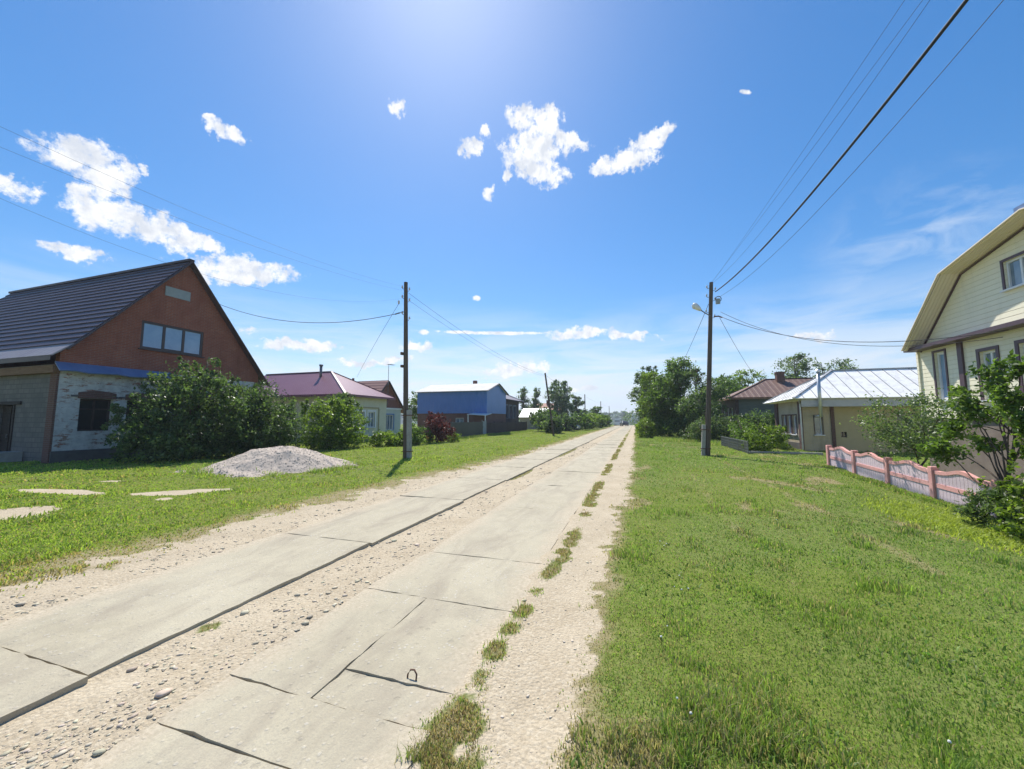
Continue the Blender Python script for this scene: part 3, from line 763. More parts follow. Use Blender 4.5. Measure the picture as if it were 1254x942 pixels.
def limbs(name, base, tips, r0, parent, mat='bark', wob=.12, seed=1, fork=.35, n=6):
    """trunk that splits into limbs reaching each tip"""
    r = np.random.default_rng(seed); mb = MB()
    base = np.array(base, float); tips = [np.array(q, float) for q in tips]
    top = max(tips, key=lambda q: q[2])
    def path(a, b, k, ra, rb):
        pts = []; rad = []
        for i in range(k + 1):
            f = i / k; p = a * (1 - f) + b * f
            if 0 < i < k: p = p + r.normal(size=3) * wob * np.linalg.norm(b - a) * .12
            p[2] += math.sin(f * math.pi) * .06 * np.linalg.norm((b - a)[:2])
            pts.append(p); rad.append(ra * (1 - f) + rb * f)
        return pts, rad
    tp, tr = path(base, top, 7, r0, r0 * .15)
    mb.tube(tp, tr, 8)
    for q in tips:
        if q is top: continue
        k = int(np.clip(fork * 7 + r.integers(0, 3), 1, 5))
        a = tp[k]
        if q[2] < a[2]: a = tp[1]; k = 1
        p, rd = path(a.copy(), q, 5, tr[k] * .65, r0 * .1)
        mb.tube(p, rd, n)
    return mb.build(name, mat, parent, smooth=True)

G_DARK = [(.032, .055, .024), (.060, .095, .038), (.10, .145, .060), (.155, .20, .095)]
G_DARK = [tuple(v * 1.15 for v in c) for c in G_DARK]
G_MID = [(.048, .080, .022), (.082, .130, .032), (.12, .180, .043), (.165, .225, .06)]
G_MID = [tuple(v * 1.15 for v in c) for c in G_MID]
G_LIGHT = [(.075, .115, .022), (.125, .185, .030), (.175, .24, .040), (.22, .28, .055)]
G_GREY = [(.055, .085, .042), (.088, .125, .058), (.12, .16, .08), (.16, .20, .11)]
G_GREY = [tuple(v * 1.15 for v in c) for c in G_GREY]

def plant(name, label, cat, base, blobs, n, size, tones, seed, stem_r=.05, group=None, mat='leaf', trunk=None, bark='bark', **kw):
    """crown of leaves on branching stems"""
    o = thing(name, label, cat, (base[0], base[1], 0), group)
    tree = 'tree' in name
    if 'bush' in name:                                        # stray shoots break the outline
        rs = np.random.default_rng(seed + 9); extra = []
        for b in blobs:
            for _ in range(4):
                d = rs.normal(size=3); d[2] = abs(d[2]) * 1.1; d /= np.linalg.norm(d); q = rs.uniform(.18, .34)
                extra.append((b[0] + d[0] * b[3] * 1.02, b[1] + d[1] * b[4] * 1.02, b[2] + d[2] * b[5] * 1.05, b[3] * q, b[4] * q, b[5] * q * 1.5))
        blobs = list(blobs) + extra
    leaves('crown' if tree else 'foliage', blobs, n, size, tones, o, seed, mat, **kw)
    tips = [(b[0], b[1], b[2] + b[5] * .55) for b in blobs]
    r = np.random.default_rng(seed + 1)
    for b in blobs[:10]:
        for _ in range(1):
            d = r.normal(size=3); d /= np.linalg.norm(d); d[2] = abs(d[2])
            tips.append((b[0] + d[0] * b[3] * .75, b[1] + d[1] * b[4] * .75, b[2] + d[2] * b[5] * .75))
    limbs('trunk' if tree else 'stem', (base[0], base[1], float(height(base[0], base[1])) - .15), tips, stem_r, o, bark, seed=seed + 2)
    return o

# ------------------------------------------------------------------ walls with real openings
def clip_poly(poly, a0, a1, b0, b1):
    def cut(P, ins, inter):
        out = []
        for i in range(len(P)):
            p, q = P[i], P[(i + 1) % len(P)]
            if ins(p):
                out.append(p)
                if not ins(q): out.append(inter(p, q))
            elif ins(q): out.append(inter(p, q))
        return out
    def ix(v, k): return lambda p, q: tuple(p[m] + (q[m] - p[m]) * (v - p[k]) / (q[k] - p[k]) for m in (0, 1))
    e = 1e-9
    for v, k, sg in ((a0, 0, 1), (a1, 0, -1), (b0, 1, 1), (b1, 1, -1)):
        if len(poly) < 3: return []
        poly = cut(poly, lambda p: sg * (p[k] - v) >= -e, ix(v, k))
    return poly if len(poly) >= 3 else []
def wall(name, axis, pos, inward, poly, openings, mat, parent, th=.3):
    """axis 's': wall in the plane x=pos spanned by (y,z); axis 't': plane y=pos spanned by (x,z). inward: +-1"""
    mb = MB()
    P = (lambda a, b, d: (pos + inward * d, a, b)) if axis == 's' else (lambda a, b, d: (a, pos + inward * d, b))
    A = sorted(set([min(p[0] for p in poly), max(p[0] for p in poly)] + [v for o in openings for v in o[:2]]))
    B = sorted(set([min(p[1] for p in poly), max(p[1] for p in poly)] + [v for o in openings for v in o[2:4]]))
    for a0, a1 in zip(A[:-1], A[1:]):
        for b0, b1 in zip(B[:-1], B[1:]):
            ca, cb = (a0 + a1) / 2, (b0 + b1) / 2
            if any(o[0] < ca < o[1] and o[2] < cb < o[3] for o in openings): continue
            pl = clip_poly(list(poly), a0, a1, b0, b1)
            if len(pl) >= 3:
                mb.poly([P(a, b, 0) for a, b in pl]); mb.poly([P(a, b, th) for a, b in reversed(pl)])
    for i in range(len(poly)):
        p, q = poly[i], poly[(i + 1) % len(poly)]
        mb.poly([P(*p, 0), P(*q, 0), P(*q, th), P(*p, th)])
    for a0, a1, b0, b1 in openings:
        c = [(a0, b0), (a1, b0), (a1, b1), (a0, b1)]
        for i in range(4):
            p, q = c[i], c[(i + 1) % 4]; mb.poly([P(*p, 0), P(*q, 0), P(*q, th), P(*p, th)])
    return mb.build(name, mat, parent)
def rect(a0, a1, b0, b1): return [(a0, b0), (a1, b0), (a1, b1), (a0, b1)]

def window(axis, pos, inward, o, parent, frame='white_frame', glass='blue_glass', cols=2, rows=1, fw=.06, deep=.12, trim=None, trimw=.08, sill=None, label=None, splits=None, transom=None):
    """frame set back in its opening, one pane mesh, optional casing and sill on the face"""
    a0, a1, b0, b1 = o
    def bx(mb, A0, A1, B0, B1, d0, d1):
        x0, x1 = sorted((pos + inward * d0, pos + inward * d1))
        if axis == 's': mb.box(x0, x1, A0, A1, B0, B1)
        else: mb.box(A0, A1, x0, x1, B0, B1)
    mb = MB(); e = .003
    bx(mb, a0 + e, a1 - e, b0 + e, b0 + fw, deep - .03, deep + .05); bx(mb, a0 + e, a1 - e, b1 - fw, b1 - e, deep - .03, deep + .05)
    bx(mb, a0 + e, a0 + fw, b0 + fw, b1 - fw, deep - .03, deep + .05); bx(mb, a1 - fw, a1 - e, b0 + fw, b1 - fw, deep - .03, deep + .05)
    sp = splits or [i / cols for i in range(1, cols)]
    for f in sp:
        c = a0 + (a1 - a0) * f; bx(mb, c - fw / 2, c + fw / 2, b0 + fw, b1 - fw, deep - .025, deep + .045)
    if transom:
        c = b0 + (b1 - b0) * transom; bx(mb, a0 + fw, a1 - fw, c - fw * .4, c + fw * .4, deep - .02, deep + .04)
    w = mb.build('window', frame, parent, bevel=.006)
    if label: w['label'] = label
    g = MB(); bx(g, a0 + fw * .5, a1 - fw * .5, b0 + fw * .5, b1 - fw * .5, deep + .008, deep + .02); g.build('pane', glass, w)
    if trim:
        m = MB(); q = .028
        bx(m, a0 - trimw, a0 - .001, b0 - trimw * .3, b1 + trimw, -q, .04); bx(m, a1 + .001, a1 + trimw, b0 - trimw * .3, b1 + trimw, -q, .04)
        bx(m, a0 - .001, a1 + .001, b1 + .001, b1 + trimw, -q, .04)
        m.build('casing', trim, w)
    if sill:
        m = MB(); bx(m, a0 - .07, a1 + .07, b0 - .05, b0 - .004, -.10, deep - .032); m.build('sill', sill, w)
    return w

# ================================================================== left side: brick house with the steep roof
LS = -22.9
lh = thing('brick_house', 'tall house with red brick gable and steep dark brown tiled roof', 'house', (LS, 13.8, 0))
BACK = LS - 17.0
wall('front_wall', 's', LS, -1, rect(9.4, 18.2, 0, 4.15), [(10.10, 11.22, 1.30, 2.72), (11.72, 12.8, 1.30, 2.72), (14.6, 15.7, 1.30, 2.72)], 'white_brick', lh, .45)['label'] = 'whitewashed brick wall with bare patches'
MB().box(LS - .003, LS + .06, 9.36, 18.25, -.2, .5).build('plinth', 'plinth', lh)
for a, b in ((10.10, 11.22), (11.72, 12.8), (14.6, 15.7)):
    w = window('s', LS, -1, (a, b, 1.30, 2.72), lh, 'lead_frame', 'dark_glass', cols=2, fw=.07, deep=.22, transom=.68)
    mb = MB(); nseg = 8                                       # low brick arch over the opening
    for k in range(nseg):
        f0, f1 = k / nseg, (k + 1) / nseg
        y0, y1 = a - .08 + (b - a + .16) * f0, a - .08 + (b - a + .16) * f1
        z0, z1 = 2.98 + .10 * math.sin(f0 * math.pi), 2.98 + .10 * math.sin(f1 * math.pi)
        mb.hexa([(LS - .02, y0, 2.725), (LS + .035, y0, 2.725), (LS + .035, y1, 2.725), (LS - .02, y1, 2.725)],
                [(LS - .02, y0, z0), (LS + .035, y0, z0), (LS + .035, y1, z1), (LS - .02, y1, z1)])
    mb.build('lintel', 'dull_brick', w)
    for y0, y1, z in ((a - .30, a - .085, 2.78), (b + .085, b + .28, 2.76)): MB().box(LS + .002, LS + .05, y0, y1, z, z + .08).build('lintel_end', 'plinth', w)
# side wall of grey blocks with the open doorway
d0 = Tp(18, 495, 9.4)[0]; d1 = d0 - 1.5
wall('side_wall', 't', 9.4, 1, rect(BACK, LS - .46, 0, 4.15), [(d1, d0, -.01, 2.45)], 'grey_block', lh, .3)['label'] = 'grey concrete block wall with an open doorway'
mb = MB().box(d0 - .001, d0 + .10, 9.36, 9.52, 0, 2.45).box(d1 - .10, d1 + .001, 9.36, 9.52, 0, 2.45).box(d1 - .25, d0 + .55, 9.34, 9.52, 2.452, 2.60)
mb.build('door_frame', 'dark_wood', lh)
dm = MB()
for k in range(6): dm.box(d1 + .03 + k * .115, d1 + .13 + k * .115, 9.60, 9.64, .03, 2.40)
dm.box(d1 + .03, d1 + .72, 9.64, 9.68, .4, .52).box(d1 + .03, d1 + .72, 9.64, 9.68, 1.9, 2.02)
dd = dm.build('door', 'dark_wood', lh); MB().tube([(d1 + .64, 9.57, 1.0), (d1 + .64, 9.57, 1.14)], .012).box(d1 + .62, d1 + .66, 9.57, 9.6, .99, 1.01).box(d1 + .62, d1 + .66, 9.57, 9.6, 1.13, 1.15).build('handle', 'steel', dd)
MB().box(LS - .45, LS - .001, 9.32, 9.4, 0.02, 4.12).build('corner_pier', 'dull_brick', lh)
MB().box(BACK, LS, 18.0, 18.2, 0, 4.15).box(BACK, BACK + .3, 9.7, 18.0, 0, 4.15).build('back_wall', 'grey_block', lh)
MB().box(BACK + .3, LS - .45, 9.7, 18.0, 4.0, 4.12).build('ceiling', 'dark_wood', lh)
# red brick gable
AP = (13.8, 10.25)
slope = (AP[1] - 4.35) / (13.8 - 9.15)
gab = [(9.35, 4.15), (18.25, 4.15), (18.25, AP[1] - (18.25 - 13.8) * slope), AP, (9.35, AP[1] - (13.8 - 9.35) * slope)]
wall('gable', 's', LS, -1, gab, [(12.02, 14.86, 5.27, 6.67)], 'red_brick', lh, .3)
g2 = wall('rear_gable', 's', BACK, 1, gab, [], 'red_brick', lh, .25)
w = window('s', LS, -1, (12.02, 14.86, 5.27, 6.67), lh, 'lead_frame', 'curtain_glass', fw=.12, deep=.06, splits=[.345, .66], sill='brown_trim')
# tilted middle sash
ya, yb = 12.02 + 2.84 * .345 + .06, 12.02 + 2.84 * .66 - .06
mb = MB()
for (A, B) in (((ya, 5.40, 0), (yb, 5.40, 0)), ((ya, 6.53, .22), (yb, 6.53, .22)), ((ya, 5.40, 0), (ya, 6.53, .22)), ((yb, 5.40, 0), (yb, 6.53, .22))):
    mb.bar((LS - .10 - A[2], A[0], A[1]), (LS - .10 - B[2], B[0], B[1]), .07)
mb.build('tilted_sash', 'lead_frame', w)
MB().box(LS - .002, LS + .04, 12.86, 14.02, 8.18, 8.68).build('vent_board', 'vent_board', lh)
# blue sheet flashing along the foot of the gable
mb = MB(); yy = np.linspace(9.22, 13.4, 10)
for k in range(9):
    a, b = yy[k], yy[k + 1]; w0, w1 = .03 * math.sin(k * 2.1), .03 * math.sin(k * 2.1 + 2.1)
    mb.hexa([(LS + .002, a, 4.16), (LS + .40 + w0, a, 3.80 + w0), (LS + .40 + w1, b, 3.80 + w1), (LS + .002, b, 4.16)],
            [(LS + .002, a, 4.22), (LS + .42 + w0, a, 3.84 + w0), (LS + .42 + w1, b, 3.84 + w1), (LS + .002, b, 4.22)])
mb.build('flashing', 'blue_tarp', lh)
# roof: stepped metal tile courses, kicked out over the near eave
def tile_roof(name, ya, za, yb, zb, x0, x1, step, mat, parent, th=.05):
    mb = MB(); L = math.hypot(yb - ya, zb - za); n = max(1, int(L / step))
    nx = np.array((-(zb - za), (yb - ya))) / L
    if nx[1] < 0: nx = -nx
    for k in range(n):
        f0, f1 = k / n, (k + 1) / n
        p = np.array((ya + (yb - ya) * f0, za + (zb - za) * f0)); q = np.array((ya + (yb - ya) * f1, za + (zb - za) * f1))
        lo = q + nx * .045                                   # lower edge of the course stands proud
        pts = [(p[0], p[1]), (lo[0], lo[1])]
        bl = q - nx * th; bp = p - nx * th
        mb.hexa([(x0, bp[0], bp[1]), (x1, bp[0], bp[1]), (x1, bl[0], bl[1]), (x0, bl[0], bl[1])],
                [(x0, p[0], p[1]), (x1, p[0], p[1]), (x1, lo[0], lo[1]), (x0, lo[0], lo[1])])
    return mb.build(name, mat, parent)
rx0, rx1 = BACK - .3, LS + .28
kick = (9.62, AP[1] + .1 - (13.8 - 9.62) * slope)
rf = tile_roof('roof', 13.8, AP[1] + .1, kick[0], kick[1], rx0, rx1, .36, 'brown_tile', lh)
MB().slab([(rx0, kick[0] + .06, kick[1] + .05), (rx1, kick[0] + .06, kick[1] + .05), (rx1, 8.98, kick[1] - .60), (rx0, 8.98, kick[1] - .60)], .05).build('eave_skirt', 'lilac_roof', rf)
tile_roof('far_slope', 13.8, AP[1] + .1, 18.75, AP[1] + .1 - 4.95 * slope, rx0, rx1, .36, 'brown_tile', rf)
MB().bar((rx0 - .02, 13.8, AP[1] + .12), (rx1 + .02, 13.8, AP[1] + .12), .26, .12).build('ridge_cap', 'brown_trim', rf)
mb = MB()
mb.bar((rx1 + .02, 13.8, AP[1] + .02), (rx1 + .02, kick[0] - .2, kick[1] - .30), .05, .22, up=(1, 0, 0))
mb.bar((rx1 + .02, 13.8, AP[1] + .02), (rx1 + .02, 18.78, AP[1] + .02 - 4.98 * slope), .05, .22, up=(1, 0, 0))
mb.build('bargeboard', 'brown_trim', rf)
zf = kick[1] - .66
MB().box(rx0, rx1, 8.96, 9.0, zf - .16, zf + .03).build('fascia', 'brown_trim', rf)
MB().box(BACK, LS + .05, 9.16, 9.39, 3.74, 4.06).build('eave_beam', 'old_timber', lh)
MB().box(-25.6, -24.9, 8.75, 9.38, 0, .45).build('concrete_step', 'pole_conc', lh)

# ================================================================== house with the maroon hip roof
ph = thing('hip_roof_house', 'single-storey cream house under a maroon hip roof with thin chimney', 'house', (-21.5, 27, 0))
PS = -21.5
ops = [(25.75, 26.75, 1.15, 2.45), (27.25, 28.1, 1.15, 2.45)]
wall('front_wall', 's', PS, -1, rect(24.5, 29.7, 0, 3.72), ops, 'cream_wall', ph)
for o in ops: window('s', PS, -1, o, ph, 'white_frame', 'blue_glass', cols=2, trim='white_frame', trimw=.16, sill='white_frame')
MB().box(PS + .002, PS + .05, 24.4, 28.6, 2.75, 2.86).box(PS + .002, PS + .05, 28.55, 28.68, .4, 2.748).build('trim_strip', 'beige_plaster', ph)
MB().box(-34, PS, 24.5, 24.8, 0, 3.72).box(-34, PS - .3, 29.4, 29.7, 0, 3.72).box(-34, -33.7, 24.8, 29.4, 0, 3.72).build('side_wall', 'cream_wall', ph)
MB().box(PS, PS + .06, 24.42, 29.78, -.2, .38).build('plinth', 'plinth', ph)
mb = MB(); ze = 3.78; A = (PS + .5, 23.9, ze); B = (PS + .5, 30.3, ze); C = (-34.5, 30.3, ze); D = (-34.5, 23.9, ze); r0 = (-25.4, 27.1, 6.0); r1 = (-33, 27.1, 6.0)
for p in ([A, B, r0], [D, A, r0, r1], [B, C, r1, r0], [C, D, r1]): mb.slab(p, .06)
rf = mb.build('roof', 'purple_roof', ph)
mb = MB()
for a, b in ((A, B), (D, A), (B, C)): mb.bar(np.array(a) - (0, 0, .10), np.array(b) - (0, 0, .10), .05, .16)
mb.build('fascia', 'purple_roof', rf)
mb = MB()
for a, b in ((A, r0), (B, r0), (r0, r1)): mb.bar(np.array(a) + (0, 0, .03), np.array(b) + (0, 0, .03), .16, .05)
mb.build('ridge_cap', 'purple_roof', rf)
c = Tp(393, 455, 26.4)
MB().tube([(c[0], 26.4, 5.2), (c[0], 26.4, 6.5)], .11, 12).tube([(c[0], 26.4, 6.42), (c[0], 26.4, 6.56)], .16, 12).build('chimney', 'steel', rf, smooth=True)

# ================================================================== red gabled house behind it
rh = thing('gabled_house', 'low house with brown gable and pale walls behind the maroon hip roof', 'house', (-24.5, 33.7, 0))
ops = [(33.7, 35.1, .75, 2.3)]
wall('front_wall', 's', -24.5, -1, rect(31.0, 36.4, 0, 2.95), ops, 'pale_green_wall', rh)
window('s', -24.5, -1, ops[0], rh, 'white_frame', 'blue_glass', cols=3, trim='blue_sheet', trimw=.12)
wall('gable', 's', -24.5, -1, [(30.9, 2.952), (36.5, 2.952), (33.7, 5.75)], [], 'red_plank', rh, .1)
MB().box(-24.45, -24.38, 30.9, 36.5, 2.86, 3.02).build('cornice', 'white_frame', rh)
MB().box(-34, -24.8, 31, 31.2, 0, 2.95).box(-34, -24.8, 36.2, 36.4, 0, 2.95).box(-34, -33.8, 31.2, 36.2, 0, 2.95).build('side_wall', 'pale_green_wall', rh)
mb = MB().slab([(-34.2, 30.4, 2.55), (-24.2, 30.4, 2.55), (-24.2, 33.7, 5.86), (-34.2, 33.7, 5.86)], .06).slab([(-24.2, 37.0, 2.55), (-34.2, 37.0, 2.55), (-34.2, 33.7, 5.86), (-24.2, 33.7, 5.86)], .06)
rf = mb.build('roof', 'rust_roof', rh)
MB().tube([(-28, 32.9, 5.0), (-28, 32.9, 6.1)], .12, 10).build('chimney', 'dull_brick', rf)
MB().bar((-24.18, 33.7, 5.75), (-24.18, 37.0, 2.45), .04, .2, up=(1, 0, 0)).bar((-24.18, 33.7, 5.75), (-24.18, 30.4, 2.45), .04, .2, up=(1, 0, 0)).build('bargeboard', 'dark_wood', rf)
am = MB().tube([(-24.05, 33.4, 3.2), (-24.05, 33.4, 7.5)], .025, 6)
am.bar((-24.05, 33.4, 4.4), (-24.5, 33.4, 4.4), .03).bar((-24.05, 33.4, 3.4), (-24.5, 33.4, 3.4), .03)
a_ = am.build('antenna_mast', 'steel', rh)
mb = MB().bar((-24.05, 33.3, 7.45), (-24.05, 34.3, 7.5), .03)
for k in range(5): mb.bar((-24.3, 33.4 + k * .2, 7.46 + k * .01), (-23.8, 33.4 + k * .2, 7.46 + k * .01), .02)
mb.build('aerial', 'steel', a_)

# ================================================================== blue two-storey building
bb = thing('blue_building', 'blue ribbed-metal two-storey building with pale sheet roof', 'building', (-21, 42, 0))
x0, x1 = -25.9, -16.6
wall('upper_wall', 't', 42, 1, rect(x0, x1, 2.55, 5.25), [], 'blue_sheet', bb, .2)
wall('end_wall', 's', x1, -1, [(42.21, 2.55), (49, 2.55), (49, 5.25), (45.6, 6.35), (42.21, 5.28)], [], 'blue_sheet', bb, .2)
ops = [(-20.7, -19.6, .9, 2.0)]
wall('lower_wall', 't', 42.12, 1, rect(x0, x1, 0, 2.545), ops, 'dull_brick', bb, .3)
window('t', 42.12, 1, ops[0], bb, 'white_frame', 'blue_glass', cols=2)
MB().box(x1 - .3, x1 - .01, 42.43, 49, 0, 2.545).box(x0, x0 + .3, 42.43, 49, 0, 5.25).box(x0 + .3, x1 - .3, 48.7, 49, 0, 5.25).build('rear_wall', 'dull_brick', bb)
mb = MB().slab([(x0 - .2, 41.6, 5.22), (x1 + .25, 41.6, 5.22), (x1 + .25, 45.6, 6.42), (x0 - .2, 45.6, 6.42)], .07).slab([(x1 + .25, 49.4, 5.22), (x0 - .2, 49.4, 5.22), (x0 - .2, 45.6, 6.42), (x1 + .25, 45.6, 6.42)], .07)
rf = mb.build('roof', 'pale_slate', bb)
MB().bar((x1 + .24, 41.6, 5.15), (x1 + .24, 45.6, 6.35), .05, .16, up=(1, 0, 0)).bar((x1 + .24, 49.4, 5.15), (x1 + .24, 45.6, 6.35), .05, .16, up=(1, 0, 0)).build('bargeboard', 'brown_trim', rf)
mb = MB().slab([(-18.3, 40.2, 2.42), (-16.0, 40.2, 2.30), (-16.0, 42.1, 2.52), (-18.3, 42.1, 2.60)], .05); pr = mb.build('porch_roof', 'white_sheet', bb)
MB().bar((-18.2, 40.3, 0), (-18.2, 40.3, 2.38), .1).build('porch_post', 'white_sheet', pr); MB().bar((-16.1, 40.3, 0), (-16.1, 40.3, 2.27), .1).build('porch_post', 'white_sheet', pr)

# ================================================================== street fence on the left
lf = thing('sheet_fence', 'dark grey-green metal sheet fence beside the reddish bush', 'fence', (-15.7, 34, 0))
MB().box(-15.73, -15.69, 29.0, 38.6, .04, 1.55).build('sheet_panel', 'fence_sheet', lf)
for k in range(5): MB().box(-15.80, -15.735, 29.1 + k * 2.36, 29.18 + k * 2.36, -.2, 1.6).build('post', 'steel', lf)
bf = thing('board_fence', 'dark brown board fence in front of the dark plank house', 'fence', (-15.9, 48, 0))
MB().box(-15.93, -15.89, 39.9, 57, .04, 1.45).build('board_panel', 'fence_brown', bf)
for k in range(7): MB().box(-16.02, -15.935, 40.0 + k * 2.8, 40.12 + k * 2.8, -.2, 1.55).build('post', 'dark_wood', bf)
gt = thing('yard_gate', 'narrow pale metal gate between the two dark fences', 'gate', (-15.8, 39.2, 0))
MB().box(-15.82, -15.79, 38.72, 39.78, .1, 1.62).build('gate_leaf', 'vent_board', gt)
for y in (38.66, 39.84): MB().box(-15.86, -15.76, y - .05, y + .05, -.2, 1.75).build('post', 'steel', gt)
MB().box(-15.785, -15.75, 38.85, 38.88, .9, 1.1).build('handle', 'steel', gt)

# ================================================================== dark plank house
dh = thing('plank_house', 'dark plank house with grey hip roof right of the blue building', 'house', (-18.3, 55, 0))
ops = [(53.6, 54.8, 2.0, 3.9), (55.6, 56.8, 2.0, 3.9), (57.6, 58.8, 2.0, 3.9)]
wall('front_wall', 's', -18.3, -1, rect(48.6, 60.6, 0, 4.75), ops, 'dark_plank', dh)
for o in ops: window('s', -18.3, -1, o, dh, 'pale_board', 'dark_glass', cols=2, trim='pale_board', trimw=.2)
MB().box(-28, -18.3, 48.6, 48.9, 0, 4.75).box(-28, -18.6, 60.3, 60.6, 0, 4.75).box(-28, -27.7, 48.9, 60.3, 0, 4.75).build('side_wall', 'dark_plank', dh)
mb = MB(); ze = 4.8; A = (-17.7, 48.0, ze); B = (-17.7, 61.2, ze); C = (-28.6, 61.2, ze); D = (-28.6, 48, ze); r0 = (-22.5, 54, 7.2); r1 = (-24.5, 55.6, 7.2)
for p in ([A, B, r0], [D, A, r0], [B, C, r1, r0], [C, D, r0, r1]): mb.slab(p, .07)
rf = mb.build('roof', 'lilac_roof', dh)
MB().bar(np.array(A) + (0, 0, .03), np.array(r0) + (0, 0, .04), .22, .06).bar(np.array(B) + (0, 0, .03), np.array(r0) + (0, 0, .04), .35, .06).build('ridge_cap', 'white_sheet', rf)
MB().bar(np.array(A) - (0, 0, .12), np.array(B) - (0, 0, .12), .06, .2).bar(np.array(D) - (0, 0, .12), np.array(A) - (0, 0, .12), .06, .2).build('fascia', 'dark_wood', rf)
MB().box(-22.6, -22.1, 51.6, 52.1, 5.6, 7.5).build('chimney', 'dull_brick', rf)

# ================================================================== small roofs farther on
sh = thing('shed', 'low beige shed with a white sheet roof beyond the dark plank house', 'shed', (-18, 70, 0))
wall('front_wall', 't', 68.4, 1, rect(-20.4, -15.9, 0, 2.3), [(-18.6, -17.8, 1.0, 1.8)], 'shed_wall', sh, .2)
window('t', 68.4, 1, (-18.6, -17.8, 1.0, 1.8), sh, 'white_frame', 'dark_glass', cols=2)
MB().box(-16.1, -15.9, 68.6, 74, 0, 2.3).box(-20.4, -20.2, 68.6, 74, 0, 2.3).box(-20.2, -16.1, 73.8, 74, 0, 2.3).build('side_wall', 'shed_wall', sh)
MB().slab([(-20.6, 68.0, 2.25), (-15.6, 68.0, 2.25), (-15.6, 71.2, 3.95), (-20.6, 71.2, 3.95)], .06).slab([(-15.6, 74.4, 2.25), (-20.6, 74.4, 2.25), (-20.6, 71.2, 3.95), (-15.6, 71.2, 3.95)], .06).build('roof', 'white_sheet', sh)
oh = thing('red_roof_house', 'house with orange-red hip roof behind the white-roofed shed', 'house', (-20, 88, 0))
wall('front_wall', 't', 85, 1, rect(-23.5, -16, 0, 3.5), [(-21.5, -20.4, 1.2, 2.5), (-19, -17.9, 1.2, 2.5)], 'shed_wall', oh, .2)
for o in ((-21.5, -20.4, 1.2, 2.5), (-19, -17.9, 1.2, 2.5)): window('t', 85, 1, o, oh, 'white_frame', 'dark_glass', cols=2)
MB().box(-16.2, -16, 85.2, 92, 0, 3.5).box(-23.5, -23.3, 85.2, 92, 0, 3.5).box(-23.3, -16.2, 91.8, 92, 0, 3.5).build('side_wall', 'shed_wall', oh)
mb = MB(); ze = 3.55; A = (-24, 84.5, ze); B = (-15.5, 84.5, ze); C = (-15.5, 92.5, ze); D = (-24, 92.5, ze); r0 = (-22.6, 87.5, 5.6); r1 = (-18.2, 87.5, 5.6)
for p in ([A, B, r1, r0], [B, C, r1], [C, D, r0, r1], [D, A, r0]): mb.slab(p, .07)
rf = mb.build('roof', 'orange_roof', oh); MB().box(-19.6, -19.1, 87, 87.5, 5.2, 6.3).build('chimney', 'dull_brick', rf)

# ================================================================== right side: dark green plank house
gh = thing('green_house', 'dark green plank house with rusty brown hip roof behind garden bushes', 'house', (9.5, 43.3, 0))
ops = [(44.4, 45.4, 1.5, 3.0), (46.2, 47.2, 1.5, 3.0), (48.0, 49.0, 1.5, 3.0)]
wall('street_wall', 's', 9.5, 1, rect(43.3, 50.3, 0, 3.95), ops, 'dark_plank', gh)
for o in ops: window('s', 9.5, 1, o, gh, 'white_frame', 'blue_glass', cols=2, trim='dark_wood', trimw=.14)
wall('front_wall', 't', 43.3, 1, rect(9.8, 19, 0, 3.95), [], 'green_wall', gh)
MB().box(18.7, 19, 43.6, 50.3, 0, 3.95).box(9.8, 18.7, 50, 50.3, 0, 3.95).build('rear_wall', 'green_wall', gh)
mb = MB(); ze = 3.98; A = (8.9, 42.7, ze); B = (19.6, 42.7, ze); C = (19.6, 50.9, ze); D = (8.9, 50.9, ze); r0 = (13.2, 46.8, 6.05); r1 = (17.4, 46.8, 6.05)
for p in ([A, B, r1, r0], [B, C, r1], [C, D, r0, r1], [D, A, r0]): mb.slab(p, .07)
rf = mb.build('roof', 'brown_roof', gh)
MB().bar(np.array(A) - (0, 0, .11), np.array(B) - (0, 0, .11), .06, .17).bar(np.array(D) - (0, 0, .11), np.array(A) - (0, 0, .11), .06, .17).build('fascia', 'old_timber', rf)
MB().bar(np.array(A) + (0, 0, .03), np.array(r0) + (0, 0, .04), .18, .05).bar(np.array(r0) + (0, 0, .03), np.array(r1) + (0, 0, .03), .18, .05).build('ridge_cap', 'rust_steel', rf)
c = Tp(955, 462, 46.2)
MB().box(c[0] - .35, c[0] + .35, 45.9, 46.5, 5.2, 6.6).box(c[0] - .42, c[0] + .42, 45.83, 46.57, 6.602, 6.72).build('chimney', 'dull_brick', rf)

# ================================================================== beige brick house with the galvanised roof
bh = thing('beige_house', 'beige brick house with shiny galvanised hip roof and steel flue', 'house', (9.1, 26.1, 0))
BS, BT = 9.1, 26.1
ops = [(27.0, 27.65, .92, 2.05), (27.85, 28.5, .92, 2.05), (28.7, 29.3, .92, 2.05)]
wall('street_wall', 's', BS, 1, rect(26.4, 30.4, 0, 2.88), ops, 'beige_brick', bh)
for o in ops: window('s', BS, 1, o, bh, 'white_frame', 'blue_glass', cols=1, fw=.05, trim='brown_pilaster', trimw=.07, sill='white_frame')
for y0, y1 in ((26.08, 26.52), (29.95, 30.42)): MB().box(BS - .09, BS - .002, y0, y1, 0, 2.86).build('pilaster', 'brown_pilaster', bh)
ops2 = [(9.66, 10.02, .95, 2.0)]
wall('front_wall', 't', BT, 1, rect(BS, 10.42, 0, 2.88), ops2, 'beige_brick', bh)
window('t', BT, 1, ops2[0], bh, 'white_frame', 'blue_glass', cols=1, fw=.05, trim='lead_frame', trimw=.05, sill='white_frame')
MB().box(10.42, 10.58, BT - .07, BT + .2, 0, 2.86).build('pilaster', 'brown_pilaster', bh)
